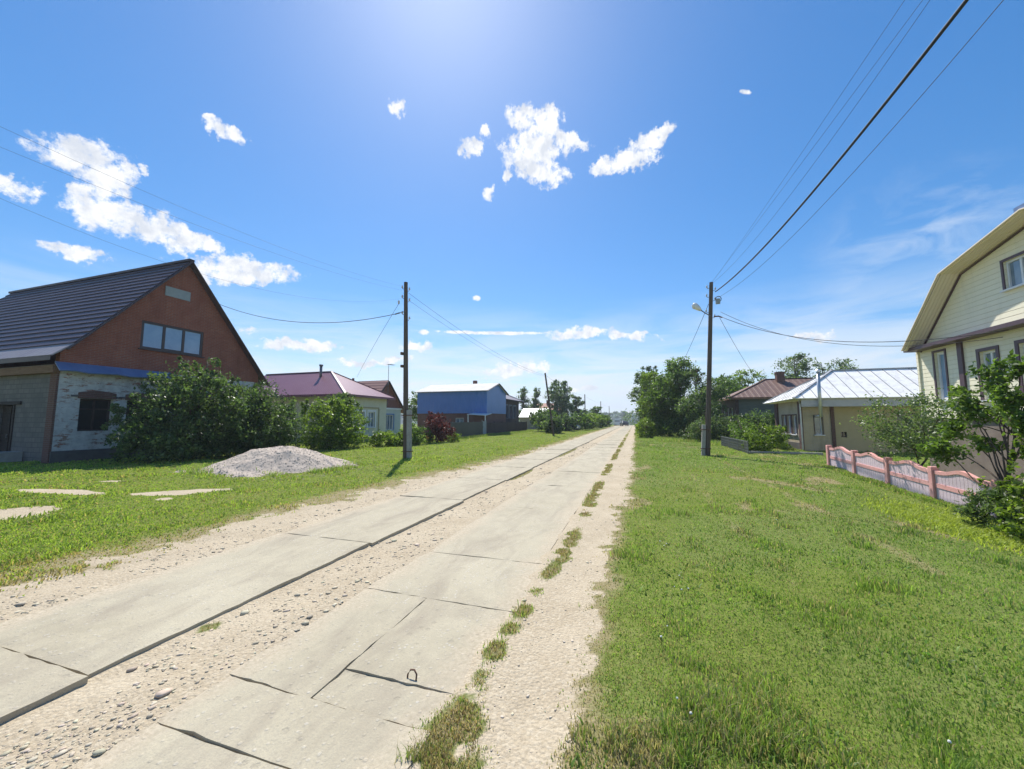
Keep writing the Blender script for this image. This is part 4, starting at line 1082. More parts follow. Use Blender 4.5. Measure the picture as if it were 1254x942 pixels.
ops3 = [(10.86, 11.14, .82, 1.12), (13.4, 14.9, .7, 2.15)]
wall('yard_wall', 't', BT + .03, 1, rect(10.58, 20, 0, 2.88), ops3, 'beige_plaster', bh)
window('t', BT + .03, 1, ops3[0], bh, 'lead_frame', 'dark_glass', cols=2, fw=.03)
window('t', BT + .03, 1, ops3[1], bh, 'lead_frame', 'dark_glass', cols=3, fw=.06)
MB().box(BS - .05, BS - .002, 26.55, 29.9, 0, .45).build('plinth', 'plinth', bh)
MB().box(9.4, 20, 30.1, 30.4, 0, 2.88).box(19.7, 20, 26.4, 30.1, 0, 2.88).build('rear_wall', 'beige_plaster', bh)
ze = 3.0; A = (8.5, 25.45, ze); B = (20.6, 25.45, ze); C = (20.6, 31.0, ze - .08); D = (8.5, 31.0, ze - .08); r0 = (11.5, 28.2, 4.78); r1 = (18.5, 28.2, 4.78)
mb = MB()
for p in ([A, B, r1, r0], [B, C, r1], [C, D, r0, r1], [D, A, r0]): mb.slab(p, .04)
rf = mb.build('roof', 'zinc_roof', bh)
mb = MB()                                                     # standing seams down the slopes
for k in range(19):
    x = 9.0 + k * .62
    if x > 20.2: break
    f = min(1, max(0, (x - A[0]) / (r0[0] - A[0]))) if x < r0[0] else (1 if x < r1[0] else max(0, (B[0] - x) / (B[0] - r1[0])))
    lo = np.array((x, 25.45, ze + .012)); hi = np.array((x, 25.45 + (28.2 - 25.45) * f, ze + .012 + (4.78 - ze) * f)); mb.bar(lo, hi, .03, .035)
for k in range(1, 9):
    y = 25.45 + k * .62; f = min((y - 25.45) / 2.75, (31 - y) / 2.8); 
    if f <= .05: continue
    lo = np.array((8.5, y, ze)); hi = np.array((8.5 + 3.0 * f, y, ze + .012 + 1.78 * f)); mb.bar(lo, hi, .03, .035)
mb.build('standing_seams', 'zinc_seam', rf)
mb = MB().bar(np.array(A) + (0, 0, .02), np.array(r0) + (0, 0, .03), .12, .06).bar(np.array(D) + (0, 0, .02), np.array(r0) + (0, 0, .03), .12, .06).bar(np.array(r0) + (0, 0, .02), np.array(r1) + (0, 0, .02), .14, .07)
mb.build('ridge_cap', 'zinc_seam', rf)
MB().hexa([(8.52, 25.46, 2.95), (20.5, 25.46, 2.95), (20.5, 25.50, 2.95), (8.52, 25.50, 2.95)][::1], [(8.52, 25.47, 2.95)] * 0 or [(8.52, 25.46, 2.958), (20.5, 25.46, 2.958), (20.5, 25.50, 2.958), (8.52, 25.50, 2.958)]).box(8.9, 20.5, 25.55, 25.60, 2.52, 2.93).build('fascia', 'grey_soffit', rf)
c = Tp(999, 480, 25.78)
pp = MB().tube([(c[0], 25.35, 1.95), (c[0], 25.35, 4.45)], .085, 14).tube([(c[0], 25.35, 2.0), (c[0], BT + .05, 2.0)], .075, 12)
pp.build('flue', 'zinc_pipe', bh, smooth=True)
MB().tube([(c[0], 25.35, 4.5), (c[0], 25.35, 4.62)], [.17, .02], 14).tube([(c[0], 25.35, 4.45), (c[0], 25.35, 4.55)], .02, 6).build('flue_cap', 'zinc_pipe', bh)
# satellite-like small box lamp under the eave, downpipe on the corner
MB().tube([(BS - .12, 26.0, .1), (BS - .12, 26.0, 2.7), (BS - .3, 25.6, 2.92)], .04, 8).build('downpipe', 'zinc_pipe', bh)

# ================================================================== cream siding house on the right
yh = thing('siding_house', 'cream siding house with broad overhanging gable at the right edge', 'house', (10, 12.8, 0))
YS = 10.0
KN = 15.66
prof = [(17.75, 4.28), (KN, 6.43), (12.78, 7.06), (9.9, 6.43), (7.8, 4.28)]
ops = [(16.68, 17.16, 2.46, 4.12), (14.75, 15.32, 2.38, 3.84), (13.30, 14.05, 2.38, 3.86), (10.2, 11.4, 2.4, 3.85)]
wall('street_wall', 's', YS, 1, rect(7.9, 17.95, 1.8, 4.28), ops, 'siding', yh)
for o in ops[:1]: window('s', YS, 1, o, yh, 'white_frame', 'curtain_glass', cols=1, fw=.09, deep=.10, trim='plum_trim', trimw=.07, sill='white_frame')
for o in ops[1:]: window('s', YS, 1, o, yh, 'white_frame', 'blue_glass', cols=2, fw=.07, deep=.10, trim='plum_trim', trimw=.10, sill='white_frame')
MB().box(YS + .03, YS + .35, 7.9, 17.93, -.3, 1.79).build('base_wall', 'stone_base', yh)
MB().box(YS - .03, YS + .03, 7.85, 17.98, 1.78, 1.84).build('drip_strip', 'plum_trim', yh)
# gable with the loft window
gp_ = [(17.95, 4.281), (17.75, 4.30), (KN, 6.40), (12.78, 7.03), (9.9, 6.40), (7.8, 4.30), (7.7, 4.281)]
gops = [(12.95, 14.22, 5.42, 6.22)]
wall('gable', 's', YS, 1, [(17.72, 4.40), (KN, 6.43), (12.78, 7.03), (9.9, 6.43), (7.8, 4.40)], gops, 'siding', yh)
window('s', YS, 1, gops[0], yh, 'white_frame', 'blue_glass', cols=3, fw=.06, deep=.08, trim='plum_trim', trimw=.07, sill='white_frame')
MB().box(YS - .42, YS + .02, 7.5, 17.95, 4.282, 4.40).build('band', 'plum_trim', yh)
MB().box(YS - .06, YS - .002, 15.90, 16.08, 1.85, 4.28).build('corner_board', 'plum_trim', yh)
MB().box(YS - .05, YS - .002, 17.88, 17.98, 1.85, 4.28).build('corner_board', 'siding', yh)
MB().box(YS + .3, 19, 17.65, 17.95, 0, 4.28).box(YS + .3, 19, 7.9, 8.2, 0, 4.28).box(18.7, 19, 8.2, 17.65, 0, 4.28).build('side_wall', 'siding', yh)
# roof shell: outer sheet, beige soffit under the overhang
OV = .52
def roof_strip(x0, x1, z_off, th):
    mb = MB()
    for (a, b) in zip(prof[:-1], prof[1:]):
        mb.slab([(x0, a[0], a[1] + z_off), (x1, a[0], a[1] + z_off), (x1, b[0], b[1] + z_off), (x0, b[0], b[1] + z_off)], th)
    return mb
rf = roof_strip(YS - OV, 19.3, .10, .05).build('roof', 'brown_tile', yh)
roof_strip(YS - OV + .01, YS - .002, .045, .03).build('soffit', 'soffit', rf)
mb = MB()
for a, b in zip(prof[:-1], prof[1:]):
    mb.bar((YS - OV - .015, a[0], a[1] + .05), (YS - OV - .015, b[0], b[1] + .05), .03, .12, up=(1, 0, 0))
mb.build('bargeboard', 'soffit', rf)
mb = MB()
for a, b in zip(prof[:-1], prof[1:]):
    mb.bar((YS - .02, a[0], a[1] - .03), (YS - .02, b[0], b[1] - .03), .03, .06, up=(1, 0, 0))
mb.build('trim_strip', 'plum_trim', yh)
MB().box(YS - OV - .05, 19.3, 12.6, 12.96, 7.10, 7.22).build('ridge_cap', 'blue_tarp', rf)
MB().bar((YS - .03, 12.95, 4.45), (YS - .03, 12.95, 5.36), .04, .08).build('corner_board', 'white_frame', yh)

# ================================================================== pink concrete fence
pf = thing('pink_fence', 'low pink and lilac concrete fence with wavy top in front of the siding house', 'fence', (6.9, 12, 0))
FY = [17.6, 15.82, 14.04, 12.26, 10.48, 8.7]
def fz(y): return -.03 - .19 * min(1.4, max(0, (17.6 - y) / 5.4))
for y in FY: MB().box(6.83, 6.99, y - .07, y + .07, -.55, .87 + fz(y)).build('post', 'pink', pf, bevel=.012)
for y1, y0 in zip(FY[:-1], FY[1:]):
    a, b = y0 + .075, y1 - .075; n = 15
    mb = MB()                                                 # fluted lilac infill
    for k in range(n):
        f0, f1 = a + (b - a) * k / n, a + (b - a) * (k + 1) / n; g = (f1 - f0) * .045
        mid = ((f0 + f1) / 2 - a) / (b - a); top = .74 + .12 * math.exp(-((mid - .5) / .22) ** 2) + fz((f0 + f1) / 2)
        mb.box(6.885, 6.935, f0 + g, f1 - g, -.5, top - .02)
    mb.hexa([(6.905, a, -.5), (6.925, a, -.5), (6.925, b, -.5), (6.905, b, -.5)], [(6.905, a, .70 + fz(a)), (6.925, a, .70 + fz(a)), (6.925, b, .70 + fz(b)), (6.905, b, .70 + fz(b))])
    mb.build('panel', 'lilac_paint', pf)
    mb = MB(); m = 14
    for k in range(m):
        u0, u1 = k / m, (k + 1) / m
        p0, p1 = a + (b - a) * u0, a + (b - a) * u1
        z0, z1 = [.755 + .12 * math.exp(-((u - .5) / .22) ** 2) + fz(p) for u, p in ((u0, p0), (u1, p1))]
        mb.hexa([(6.865, p0, z0 - .05), (6.955, p0, z0 - .05), (6.955, p1, z1 - .05), (6.865, p1, z1 - .05)], [(6.865, p0, z0 + .03), (6.955, p0, z0 + .03), (6.955, p1, z1 + .03), (6.865, p1, z1 + .03)])
    mb.build('coping', 'pink', pf)
    q = [(6.87, a), (6.95, a), (6.95, b), (6.87, b)]
    MB().hexa([(x, y, .39 + fz(y)) for x, y in q], [(x, y, .49 + fz(y)) for x, y in q]).build('rail', 'pink', pf)

# low metal garden fence by the green house
mf = thing('garden_fence', 'low grey metal mesh fence beside the leafy garden bush', 'fence', (5.7, 26.5, 0))
mb = MB()
for k in range(60):
    y = 23.45 + k * .11; mb.bar((5.6, y, .02), (5.6, y, .62), .018)
for z in (.15, .30, .45): mb.bar((5.6, 23.4, z), (5.6, 30, z), .014)
mb.build('mesh', 'steel', mf)
MB().bar((5.6, 23.3, .64), (5.6, 30, .64), .035).build('rail', 'steel', mf)
for y in (23.35, 25.5, 27.7, 29.9): MB().bar((5.6, y, -.15), (5.6, y, .68), .05).build('post', 'steel', mf)
kb = MB().box(5.7, 9.0, 23.55, 23.67, -.1, .13).build('garden_kerb', 'pole_conc', origin=(7.3, 23.6, 0), bevel=.015)
tag(kb, 'low pale concrete kerb edging the garden of the beige house', 'kerb')

# ================================================================== poles
def pole(base, top, stub_dx, stub_h, label, group, r0=.13, r1=.09, detail=True, wob=0):
    o = thing('utility_pole', label, 'utility pole', (base[0], base[1], 0), group)
    b = np.array((base[0], base[1], -.2)); tp = np.array(top)
    pts = [b * (1 - f) + tp * f for f in np.linspace(0, 1, 7)]
    MB().tube(pts, list(np.linspace(r0, r1, 7)), 14).build('shaft', 'pole_wood', o, smooth=False)
    if stub_dx:
        d = (tp - b) / np.linalg.norm(tp - b); off = np.array((stub_dx, -.02, 0))
        MB().bar(b + off, b + off + d * (stub_h + .2), .17, .20).build('concrete_stub', 'pole_conc', o, bevel=.012)
        mb = MB()
        for f in (.35, stub_h - .25):
            c = b + d * (f + .2) + off * .5; e = abs(stub_dx) * .5 + .125
            for q in (-.13, .13): mb.bar(c + (-e, q, 0), c + (e, q, 0), .02, .035)
            for q in (-e, e): mb.bar(c + (q, -.14, 0), c + (q, .14, 0), .02, .035)
        mb.build('wire_band', 'rust_steel', o)
    if detail:
        d = (tp - b) / np.linalg.norm(tp - b)
        for k, (dz, sx) in enumerate(((.28, -1), (.42, 1), (.75, -1), (.95, 1), (1.55, -1), (1.85, 1))):
            c = tp - d * dz; q = .17
            MB().tube([c + (sx * .07, 0, -.03), c + (sx * q, 0, -.03), c + (sx * (q + .03), 0, .03)], .012, 6).build('bracket', 'rust_steel', o)
            MB().tube([c + (sx * (q + .03), 0, .02), c + (sx * (q + .03), 0, .06), c + (sx * (q + .03), 0, .10), c + (sx * (q + .03), 0, .14)], [.035, .045, .028, .032], 10).build('insulator', 'porcelain', o, smooth=True)
    return o
LP, LT = (-10.15, 15.58), (-10.39, 15.58, 8.4)
RP, RT = (3.37, 21.62), (3.93, 21.62, 8.9)
p1 = pole(LP, LT, .20, 2.25, 'dark wooden pole on concrete stub beside the left verge gravel heap', None)
p2 = pole(RP, RT, -.20, 1.55, 'dark wooden pole with street lamp on the right-hand grass', None)
# clamps and coils on the poles
MB().tube([(-10.62, 15.5, 6.9), (-10.9, 15.5, 6.85)], .03, 6).tube([(-10.3, 15.5, 6.95), (-10.62, 15.5, 6.9)], .015, 6).build('wire_clamp', 'steel', p1)
MB().box(-10.50, -10.40, 15.44, 15.6, 4.85, 4.98).box(-10.48, -10.38, 15.44, 15.6, 4.25, 4.37).build('step_bolt', 'rust_steel', p1)
MB().tube([(-10.70, 15.5, 7.35), (-10.70, 15.5, 7.50)], .05, 8).build('insulator', 'porcelain', p1)
mb = MB()
for k in range(14):
    a = k / 14 * 6.28; b = (k + 1) / 14 * 6.28
    mb.bar((4.20 + .13 * math.cos(a), 21.5, 7.95 + .15 * math.sin(a)), (4.20 + .13 * math.cos(b), 21.5, 7.95 + .15 * math.sin(b)), .03)
mb.build('cable_coil', 'cable', p2)
MB().box(4.08, 4.28, 21.48, 21.62, 7.72, 7.98).build('junction_box', 'vent_board', p2)
MB().tube([(3.95, 21.5, 7.05), (4.15, 21.45, 7.05), (4.32, 21.4, 6.95)], .035, 6).build('wire_clamp', 'rust_steel', p2)
lm = MB().tube([(3.80, 21.55, 7.12), (3.55, 21.5, 7.28), (3.30, 21.45, 7.48)], .03, 8).build('lamp_arm', 'steel', p2)
MB().tube([(3.36, 21.45, 7.42), (3.22, 21.43, 7.55), (3.06, 21.41, 7.70), (2.98, 21.40, 7.77)], [.06, .13, .15, .09], 12).build('lamp_head', 'lamp_white', lm, smooth=True)
MB().tube([(3.10, 21.41, 7.55), (2.99, 21.40, 7.65)], [.09, .09], 10).build('lamp_glass', 'porcelain', lm, smooth=True)
far = [((-8.54, 41.5), (-9.35, 41.0, 6.9), 'tilted thin wooden pole among the bushes before the birches'),
       ((-9.9, 80.0), (-9.9, 80, 7.0), 'distant pole standing above the roadside bushes past the birches'),
       ((-9.4, 112.0), (-9.4, 112, 7.0), 'second distant pole above the far roadside bushes, shorter in view'),
       ((-9.0, 142), (-9.0, 142, 6.6), 'smallest, farthest pole near the end of the street')]
for b, tp, lb in far: pole(b, tp, 0, 0, lb, None, .12, .085, detail=False)

# ================================================================== wires
def wire3(name, P0, Pm, P1, rad, label, ext=None, group=None, n=28, mat='cable'):
    """cable through three points (parabola in height), carried on to fraction ext"""
    P0, Pm, P1 = [np.array(p, float) for p in (P0, Pm, P1)]
    d = P1 - P0; h = d[:2] / (d[:2] @ d[:2])
    um = (Pm - P0)[:2] @ h
    # z = z0 + b u + c u^2
    dz1 = P1[2] - P0[2]; dzm = Pm[2] - P0[2]
    c = (dzm - dz1 * um) / (um * um - um); b = dz1 - c
    us = np.linspace(0, ext or 1.0, n)
    pts = [np.array((P0[0] + d[0] * u, P0[1] + d[1] * u, P0[2] + b * u + c * u * u)) for u in us]
    o = MB().tube(pts, rad, 6).build(name, mat, origin=P0, smooth=True)
    return tag(o, label, 'cable', group)
def sag(name, P0, P1, s, rad, label, group=None):
    P0, P1 = np.array(P0, float), np.array(P1, float); m = (P0 + P1) / 2; m[2] -= s
    return wire3(name, P0, m, P1, rad, label, group=group)
# thick bundle and thin lines from the right pole towards the viewer
wire3('power_cable', (4.08, 21.5, 8.35), Sp(1000, 226, 4.15), Sp(1184, 0, 4.25), .026, 'thick black twisted cable from the lamp pole to the top right', ext=2.0, n=60)
wg = 'thin overhead wires above the right-hand verge'
wire3('overhead_wire', (4.12, 21.5, 8.0), Sp(1112, 127, 4.75), Sp(1229, 0, 4.95), .0055, 'thin wire right of the thick black cable', ext=2.0, n=40)
wire3('overhead_wire', (3.80, 21.5, 8.7), Sp(1014, 176, 3.75), Sp(1139, 0, 3.75), .0032, 'thin wire just left of the thick black cable, rightmost of three', ext=2.0, n=40)
wire3('overhead_wire', (3.75, 21.5, 8.65), Sp(1010, 168, 3.7), Sp(1130, 0, 3.6), .0028, 'faint thin wire left of the thick cable, middle of three', ext=2.0, n=40)
wire3('overhead_wire', (3.70, 21.5, 8.5), Sp(985, 190, 3.55), Sp(1108, 0, 3.4), .0028, 'faint thin wire left of the thick cable, leftmost of three', ext=2.0, n=40)
wire3('service_wire', (4.25, 21.4, 7.0), Sp(1000, 414, 7.5), Sp(1235, 404, 9.5), .012, 'upper service wire sagging from the lamp pole to the siding house')
wire3('service_wire', (4.25, 21.4, 7.25), Sp(1060, 424, 8.2), Sp(1228, 413, 9.5), .009, 'lower service wire sagging from the lamp pole to the siding house')
sag('service_wire', (4.2, 21.4, 6.95), Tp(942, 480, 43), .5, .010, 'service wire running down from the lamp pole to the green house')
sag('service_wire', (3.75, 21.6, 7.75), Tp(822, 470, 46), .25, .012, 'service wire slanting left from the lamp pole behind the trees')
# from the left pole
wire3('overhead_wire', (-10.55, 15.5, 8.2), Sp(270, 270, -10.6), Sp(0, 155, -10.9), .0026, 'uppermost faint wire from the left pole to the left edge', ext=3.0, n=40)
wire3('overhead_wire', (-10.55, 15.5, 8.0), Sp(270, 281, -10.7), Sp(0, 180, -11.2), .0026, 'faint wire second from the top left of the left pole', ext=2.6, n=40)
wire3('overhead_wire', (-10.5, 15.5, 7.6), Sp(270, 333, -11.2), Sp(0, 243, -12.5), .0026, 'faint wire third from the top left of the left pole', ext=2.0, n=40)
wire3('service_wire', (-10.9, 15.5, 6.86), Sp(380, 390, -15), Sp(267, 372, -22.4), .014, 'dark service wire sagging from the left pole to the brick gable')
wire3('service_wire', (-10.7, 15.5, 7.35), Sp(466, 408, -14), Sp(437, 462, -21.6), .009, 'service wire slanting down from the left pole to the maroon roof')
P = far[0][1]
for k, (dz, rr, lb) in enumerate(((.2, .007, 'upper wire from the left pole to the tilted thin pole'), (.55, .006, 'lower wire from the left pole to the tilted thin pole'))):
    sag('overhead_wire', (-10.3, 15.7, 8.1 - dz), (P[0], P[1], P[2] - .15 - dz * .4), .55, rr, lb)
for a, b, lb in ((0, 1, 'wire from the tilted thin pole to the next distant pole'), (1, 2, 'wire between the two distant poles above the bushes'), (2, 3, 'wire to the smallest, farthest pole')):
    A_, B_ = far[a][1], far[b][1]; sag('overhead_wire', (A_[0], A_[1], A_[2] - .2), (B_[0], B_[1], B_[2] - .2), .5, .008, lb)

# ================================================================== vehicles
def car(label, name, cat, loc, ry, L, W, prof_, roof_prof, paint, group=None, van=False):
    """body from a side outline, glasshouse, wheels and lights"""
    o = thing(name, label, cat, (loc[0], loc[1], height(loc[0], loc[1]) + .0), group)
    ca_, sa_ = math.cos(ry), math.sin(ry)
    z0 = float(height(loc[0], loc[1]))
    def X(u, v, z): return (loc[0] + u * ca_ - v * sa_, loc[1] + u * sa_ + v * ca_, z0 + z)     # u lengthwise, v across
    def ex(pl, w0, w1=None):
        mb = MB(); k = len(pl); w1 = w1 or [w0] * k
        return mb.hexa([X(u, -w, z) for (u, z), w in zip(pl, w1)], [X(u, w, z) for (u, z), w in zip(pl, w1)])
    ex(prof_, W / 2).build('body', paint, o, bevel=.06)
    cb = ex(roof_prof, W / 2 * .9, [W / 2 * (.97 if z < max(q[1] for q in roof_prof) - .15 else .80) for u, z in roof_prof]).build('cabin', paint, o, bevel=.05)
    zt = max(z for u, z in roof_prof); zb = min(z for u, z in roof_prof)
    us = [u for u, z in roof_prof]; u0, u1 = min(us), max(us)
    for sgn in (-1, 1):
        a, b = u0 + .38, u1 - .38
        MB().hexa([X(a, sgn * W * .462, zb + .10), X(b, sgn * W * .462, zb + .10), X(b - .25, sgn * W * .408, zt - .12), X(a + .25, sgn * W * .408, zt - .12)],
                  [X(a, sgn * W * .50, zb + .10), X(b, sgn * W * .50, zb + .10), X(b - .25, sgn * W * .446, zt - .12), X(a + .25, sgn * W * .446, zt - .12)]).build('side_window', 'dark_glass', cb)
    for nm, uu, du in (('windscreen', u0, -.03), ('rear_window', u1, .03)):
        sl_ = .22 if nm == 'windscreen' else -.22
        MB().hexa([X(uu + du, -W * .38, zb + .12), X(uu + du, W * .38, zb + .12), X(uu + du + sl_ * 1.6, W * .33, zt - .1), X(uu + du + sl_ * 1.6, -W * .33, zt - .1)],
                  [X(uu + du * 3, -W * .38, zb + .12), X(uu + du * 3, W * .38, zb + .12), X(uu + du * 3 + sl_ * 1.6, W * .33, zt - .1), X(uu + du * 3 + sl_ * 1.6, -W * .33, zt - .1)]).build(nm, 'dark_glass', cb)
    for u in (-L * .31, L * .31):
        for v in (-1, 1):
            w = MB().tube([X(u, v * (W / 2 - .18), .31), X(u, v * (W / 2 + .015), .31)], .31, 16).build('wheel', 'rubber', o)
            MB().tube([X(u, v * (W / 2 + .01), .31), X(u, v * (W / 2 + .03), .31)], .18, 12).build('rim', 'zinc_pipe', w)
    for v in (-1, 1):
        MB().hexa([X(-L / 2 - .015, v * W * .32, .62), X(-L / 2 - .015, v * W * .46, .62), X(-L / 2 - .015, v * W * .46, .78), X(-L / 2 - .015, v * W * .32, .78)],
                  [X(-L / 2 + .1, v * W * .32, .62), X(-L / 2 + .1, v * W * .46, .62), X(-L / 2 + .1, v * W * .46, .78), X(-L / 2 + .1, v * W * .32, .78)]).build('headlight', 'porcelain', o)
    return o
sedan = [(-2.1, .25), (2.1, .25), (2.15, .62), (2.05, .92), (-.9, .95), (-2.05, .80), (-2.15, .55)]
sroof = [(-1.15, .93), (1.75, .93), (1.1, 1.42), (-.3, 1.43)]
vanb = [(-2.5, .3), (2.5, .3), (2.55, 1.2), (-2.3, 1.2), (-2.58, .95), (-2.6, .55)]
vroof = [(-2.2, 1.18), (2.5, 1.18), (2.45, 2.15), (-1.35, 2.15)]
car('small white van driving at the far end of the road', 'van', 'van', (-5.1, 121), -1.62, 5.1, 1.95, vanb, vroof, 'car_white')
car('small dark car at the far end of the road beside the white van', 'parked_car', 'car', (-3.2, 114), -1.35, 4.2, 1.7, sedan, sroof, 'car_dark')
car('pale silver car parked on the grass between the roadside bushes', 'parked_car', 'car', (-11.1, 66), 2.5, 4.2, 1.7, sedan, sroof, 'car_silver')
hb = thing('far_building', 'pale long-roofed building on the wooded hill beyond the road', 'building', (-6, 640, 0))
hz = -6
wall('front_wall', 't', 640, 1, rect(-12, 20, hz, 12), [(-8 + 6 * k, -5 + 6 * k, 6.5, 9.5) for k in range(4)], 'white_sheet', hb, .5)
for k in range(4): window('t', 640, 1, (-8 + 6 * k, -5 + 6 * k, 6.5, 9.5), hb, 'white_frame', 'dark_glass', cols=3, fw=.2)
MB().slab([(-13, 639, 12), (21, 639, 12), (21, 646, 15), (-13, 646, 15)], .3).slab([(21, 653, 12), (-13, 653, 12), (-13, 646, 15), (21, 646, 15)], .3).build('roof', 'pale_slate', hb)

# ================================================================== plants, left side
plant('lilac_bush', 'large dark green lilac bush in front of the whitewashed brick wall', 'bush', (-19.6, 12.2),
      [(-19.7, 12.6, 2.0, 1.9, 2.0, 2.1), (-19.5, 10.9, 1.15, 1.5, 1.2, 1.25), (-19.0, 13.4, 1.5, 1.7, 1.6, 1.6), (-20.1, 12.4, 3.1, 1.3, 1.3, 1.15), (-18.9, 12.0, .9, 1.5, 2.1, .95)], 36000, .125, G_DARK, 101, .09, shell=.35)
plant('lilac_bush', 'second dark lilac bush, right half of the big clump behind the gravel heap', 'bush', (-18.6, 15.2),
      [(-18.7, 15.2, 1.7, 1.6, 1.5, 1.9), (-18.2, 15.8, 1.1, 1.4, 1.3, 1.2), (-18.9, 14.6, 2.7, 1.0, 1.0, 1.0), (-18.3, 14.4, .8, 1.3, 1.6, .9)], 22000, .125, G_DARK, 102, .07, shell=.35)
plant('light_bush', 'bright green bush with lighter leaves right of the dark lilacs', 'bush', (-18.0, 19.0),
      [(-18.0, 18.6, 1.4, 1.4, 1.4, 1.5), (-17.8, 20.3, 1.3, 1.3, 1.5, 1.45), (-18.2, 19.4, 2.1, 1.2, 1.3, 1.0), (-17.6, 19.4, .7, 1.4, 2.2, .8)], 17000, .14, G_LIGHT, 103, .06)
plant('garden_tree', 'small dark-leaved tree in front of the maroon hip roof', 'tree', (-20.3, 22.6),
      [(-20.3, 22.4, 2.9, .8, .9, .75), (-20.4, 23.1, 3.2, .7, .7, .6)], 3600, .13, G_DARK, 104, .05)
plant('low_shrub', 'pale low shrub with drooping leaves by the cream house', 'shrub', (-15.9, 22.0), [(-16.0, 22.0, .45, .9, .9, .55), (-15.5, 22.7, .4, .7, .7, .5)], 4200, .13, G_LIGHT, 105, .03)
plant('low_shrub', 'green low shrub just behind the left wooden pole', 'shrub', (-15.2, 24.0), [(-15.2, 24.0, .75, .7, 1.0, .8), (-15.0, 25.0, .6, .7, .8, .7)], 4200, .12, G_MID, 106, .03)
RED = [(.045, .014, .014), (.09, .026, .022), (.14, .045, .034), (.17, .075, .045)]
plant('red_bush', 'reddish-purple leaved bush beside the left pole and dark fence', 'bush', (-14.4, 26.3), [(-14.5, 26.2, 1.05, .85, 1.0, 1.1), (-14.2, 26.9, .8, .8, .9, .9), (-14.6, 26.3, 1.6, .6, .7, .6)], 9000, .10, RED, 107, .05, mat='red_leaf')
plant('low_shrub', 'yellow-green small shrub at the foot of the reddish bush', 'shrub', (-13.9, 27.9), [(-13.9, 27.9, .35, .5, .7, .4)], 1500, .11, G_LIGHT, 108, .02)
plant('yard_tree', 'green tree showing left of the blue building roof', 'tree', (-27.6, 46), [(-28, 46, 4.0, 1.6, 1.8, 1.6), (-27.0, 46.8, 3.6, 1.5, 1.5, 1.5), (-29, 47, 3.2, 1.6, 1.6, 1.5)], 5000, .24, G_MID, 109, .13)
# roadside bushes farther down the left
for k, (x, y, h_, r_, tn, lb) in enumerate((
    (-10.4, 50.5, 2.3, 1.7, G_DARK, 'dark roadside bush around the foot of the tilted thin pole'),
    (-13.2, 57.0, 3.3, 2.4, G_MID, 'tall green bush behind the tilted thin pole'),
    (-10.6, 61.5, 2.5, 1.9, G_DARK, 'dark round bush right of the parked silver car'),
    (-9.4, 68.0, 2.7, 2.1, G_MID, 'green roadside bush next to the dark round bush'),
    (-9.0, 76.0, 2.9, 2.3, G_LIGHT, 'light green roadside bush halfway to the far end'),
    (-8.2, 86.0, 3.1, 2.5, G_LIGHT, 'large light green bush near the far end of the street'),
    (-8.0, 98.0, 3.0, 2.6, G_MID, 'last green bush on the left before the white van'))):
    plant('roadside_bush', lb, 'bush', (x, y), [(x, y, h_ * .5, r_ * .8, r_, h_ * .5), (x - r_ * .3, y + r_ * .6, h_ * .62, r_ * .6, r_ * .7, h_ * .38), (x + r_ * .3, y - r_ * .7, h_ * .4, r_ * .6, r_ * .7, h_ * .4)], 5200, .17 + .0018 * y, tn, 120 + k, .06)
# trees behind them
def tall(name, label, x, y, h_, w, tones, seed, n, size, bark='bark', low=.25, group=None, cl=.33):
    r = np.random.default_rng(seed)
    bl = []
    for k in range(7):
        f = low + (1 - low) * (k + .5) / 7.6
        rr = w * (.55 + .5 * math.sin(math.pi * min(1, (f - low) / (1 - low) * .9 + .12))) * r.uniform(.75, 1.1)
        bl.append((x + r.normal(0, w * .30), y + r.normal(0, w * .30), h_ * f, rr * .72, rr * .72, h_ * .12))
    bl.append((x, y, h_ * .93, w * .33, w * .33, h_ * .07))
    return plant(name, label, 'tree', (x, y), bl, n, size, tones, seed, .02 * h_ + .03, group, bark=bark, clump=cl)
tall('birch_tree', 'tall pale birch standing behind the tilted pole, left of a pair', -16.2, 82, 10.4, 2.3, G_GREY, 141, 6500, .30, 'birch_bark')
tall('birch_tree', 'tall pale birch behind the tilted pole, right and slightly shorter', -14.2, 80, 9.8, 2.2, G_GREY, 142, 6000, .30, 'birch_bark')
tall('leafy_tree', 'shorter dark tree right of the two birches', -11.9, 84, 6.8, 2.0, G_DARK, 143, 5000, .28)
tall('leafy_tree', 'thin-topped tree rising behind the white-roofed shed', -23.6, 82, 9.0, 1.8, G_GREY, 144, 3500, .3, cl=.4)
tall('leafy_tree', 'slim tree beside the thin-topped tree behind the shed', -21.3, 84, 8.6, 1.5, G_GREY, 145, 3000, .3, cl=.4)
tall('leafy_tree', 'distant round tree over the roadside bushes beneath the wires', -10.2, 108, 5.6, 2.4, G_DARK, 146, 3500, .34)

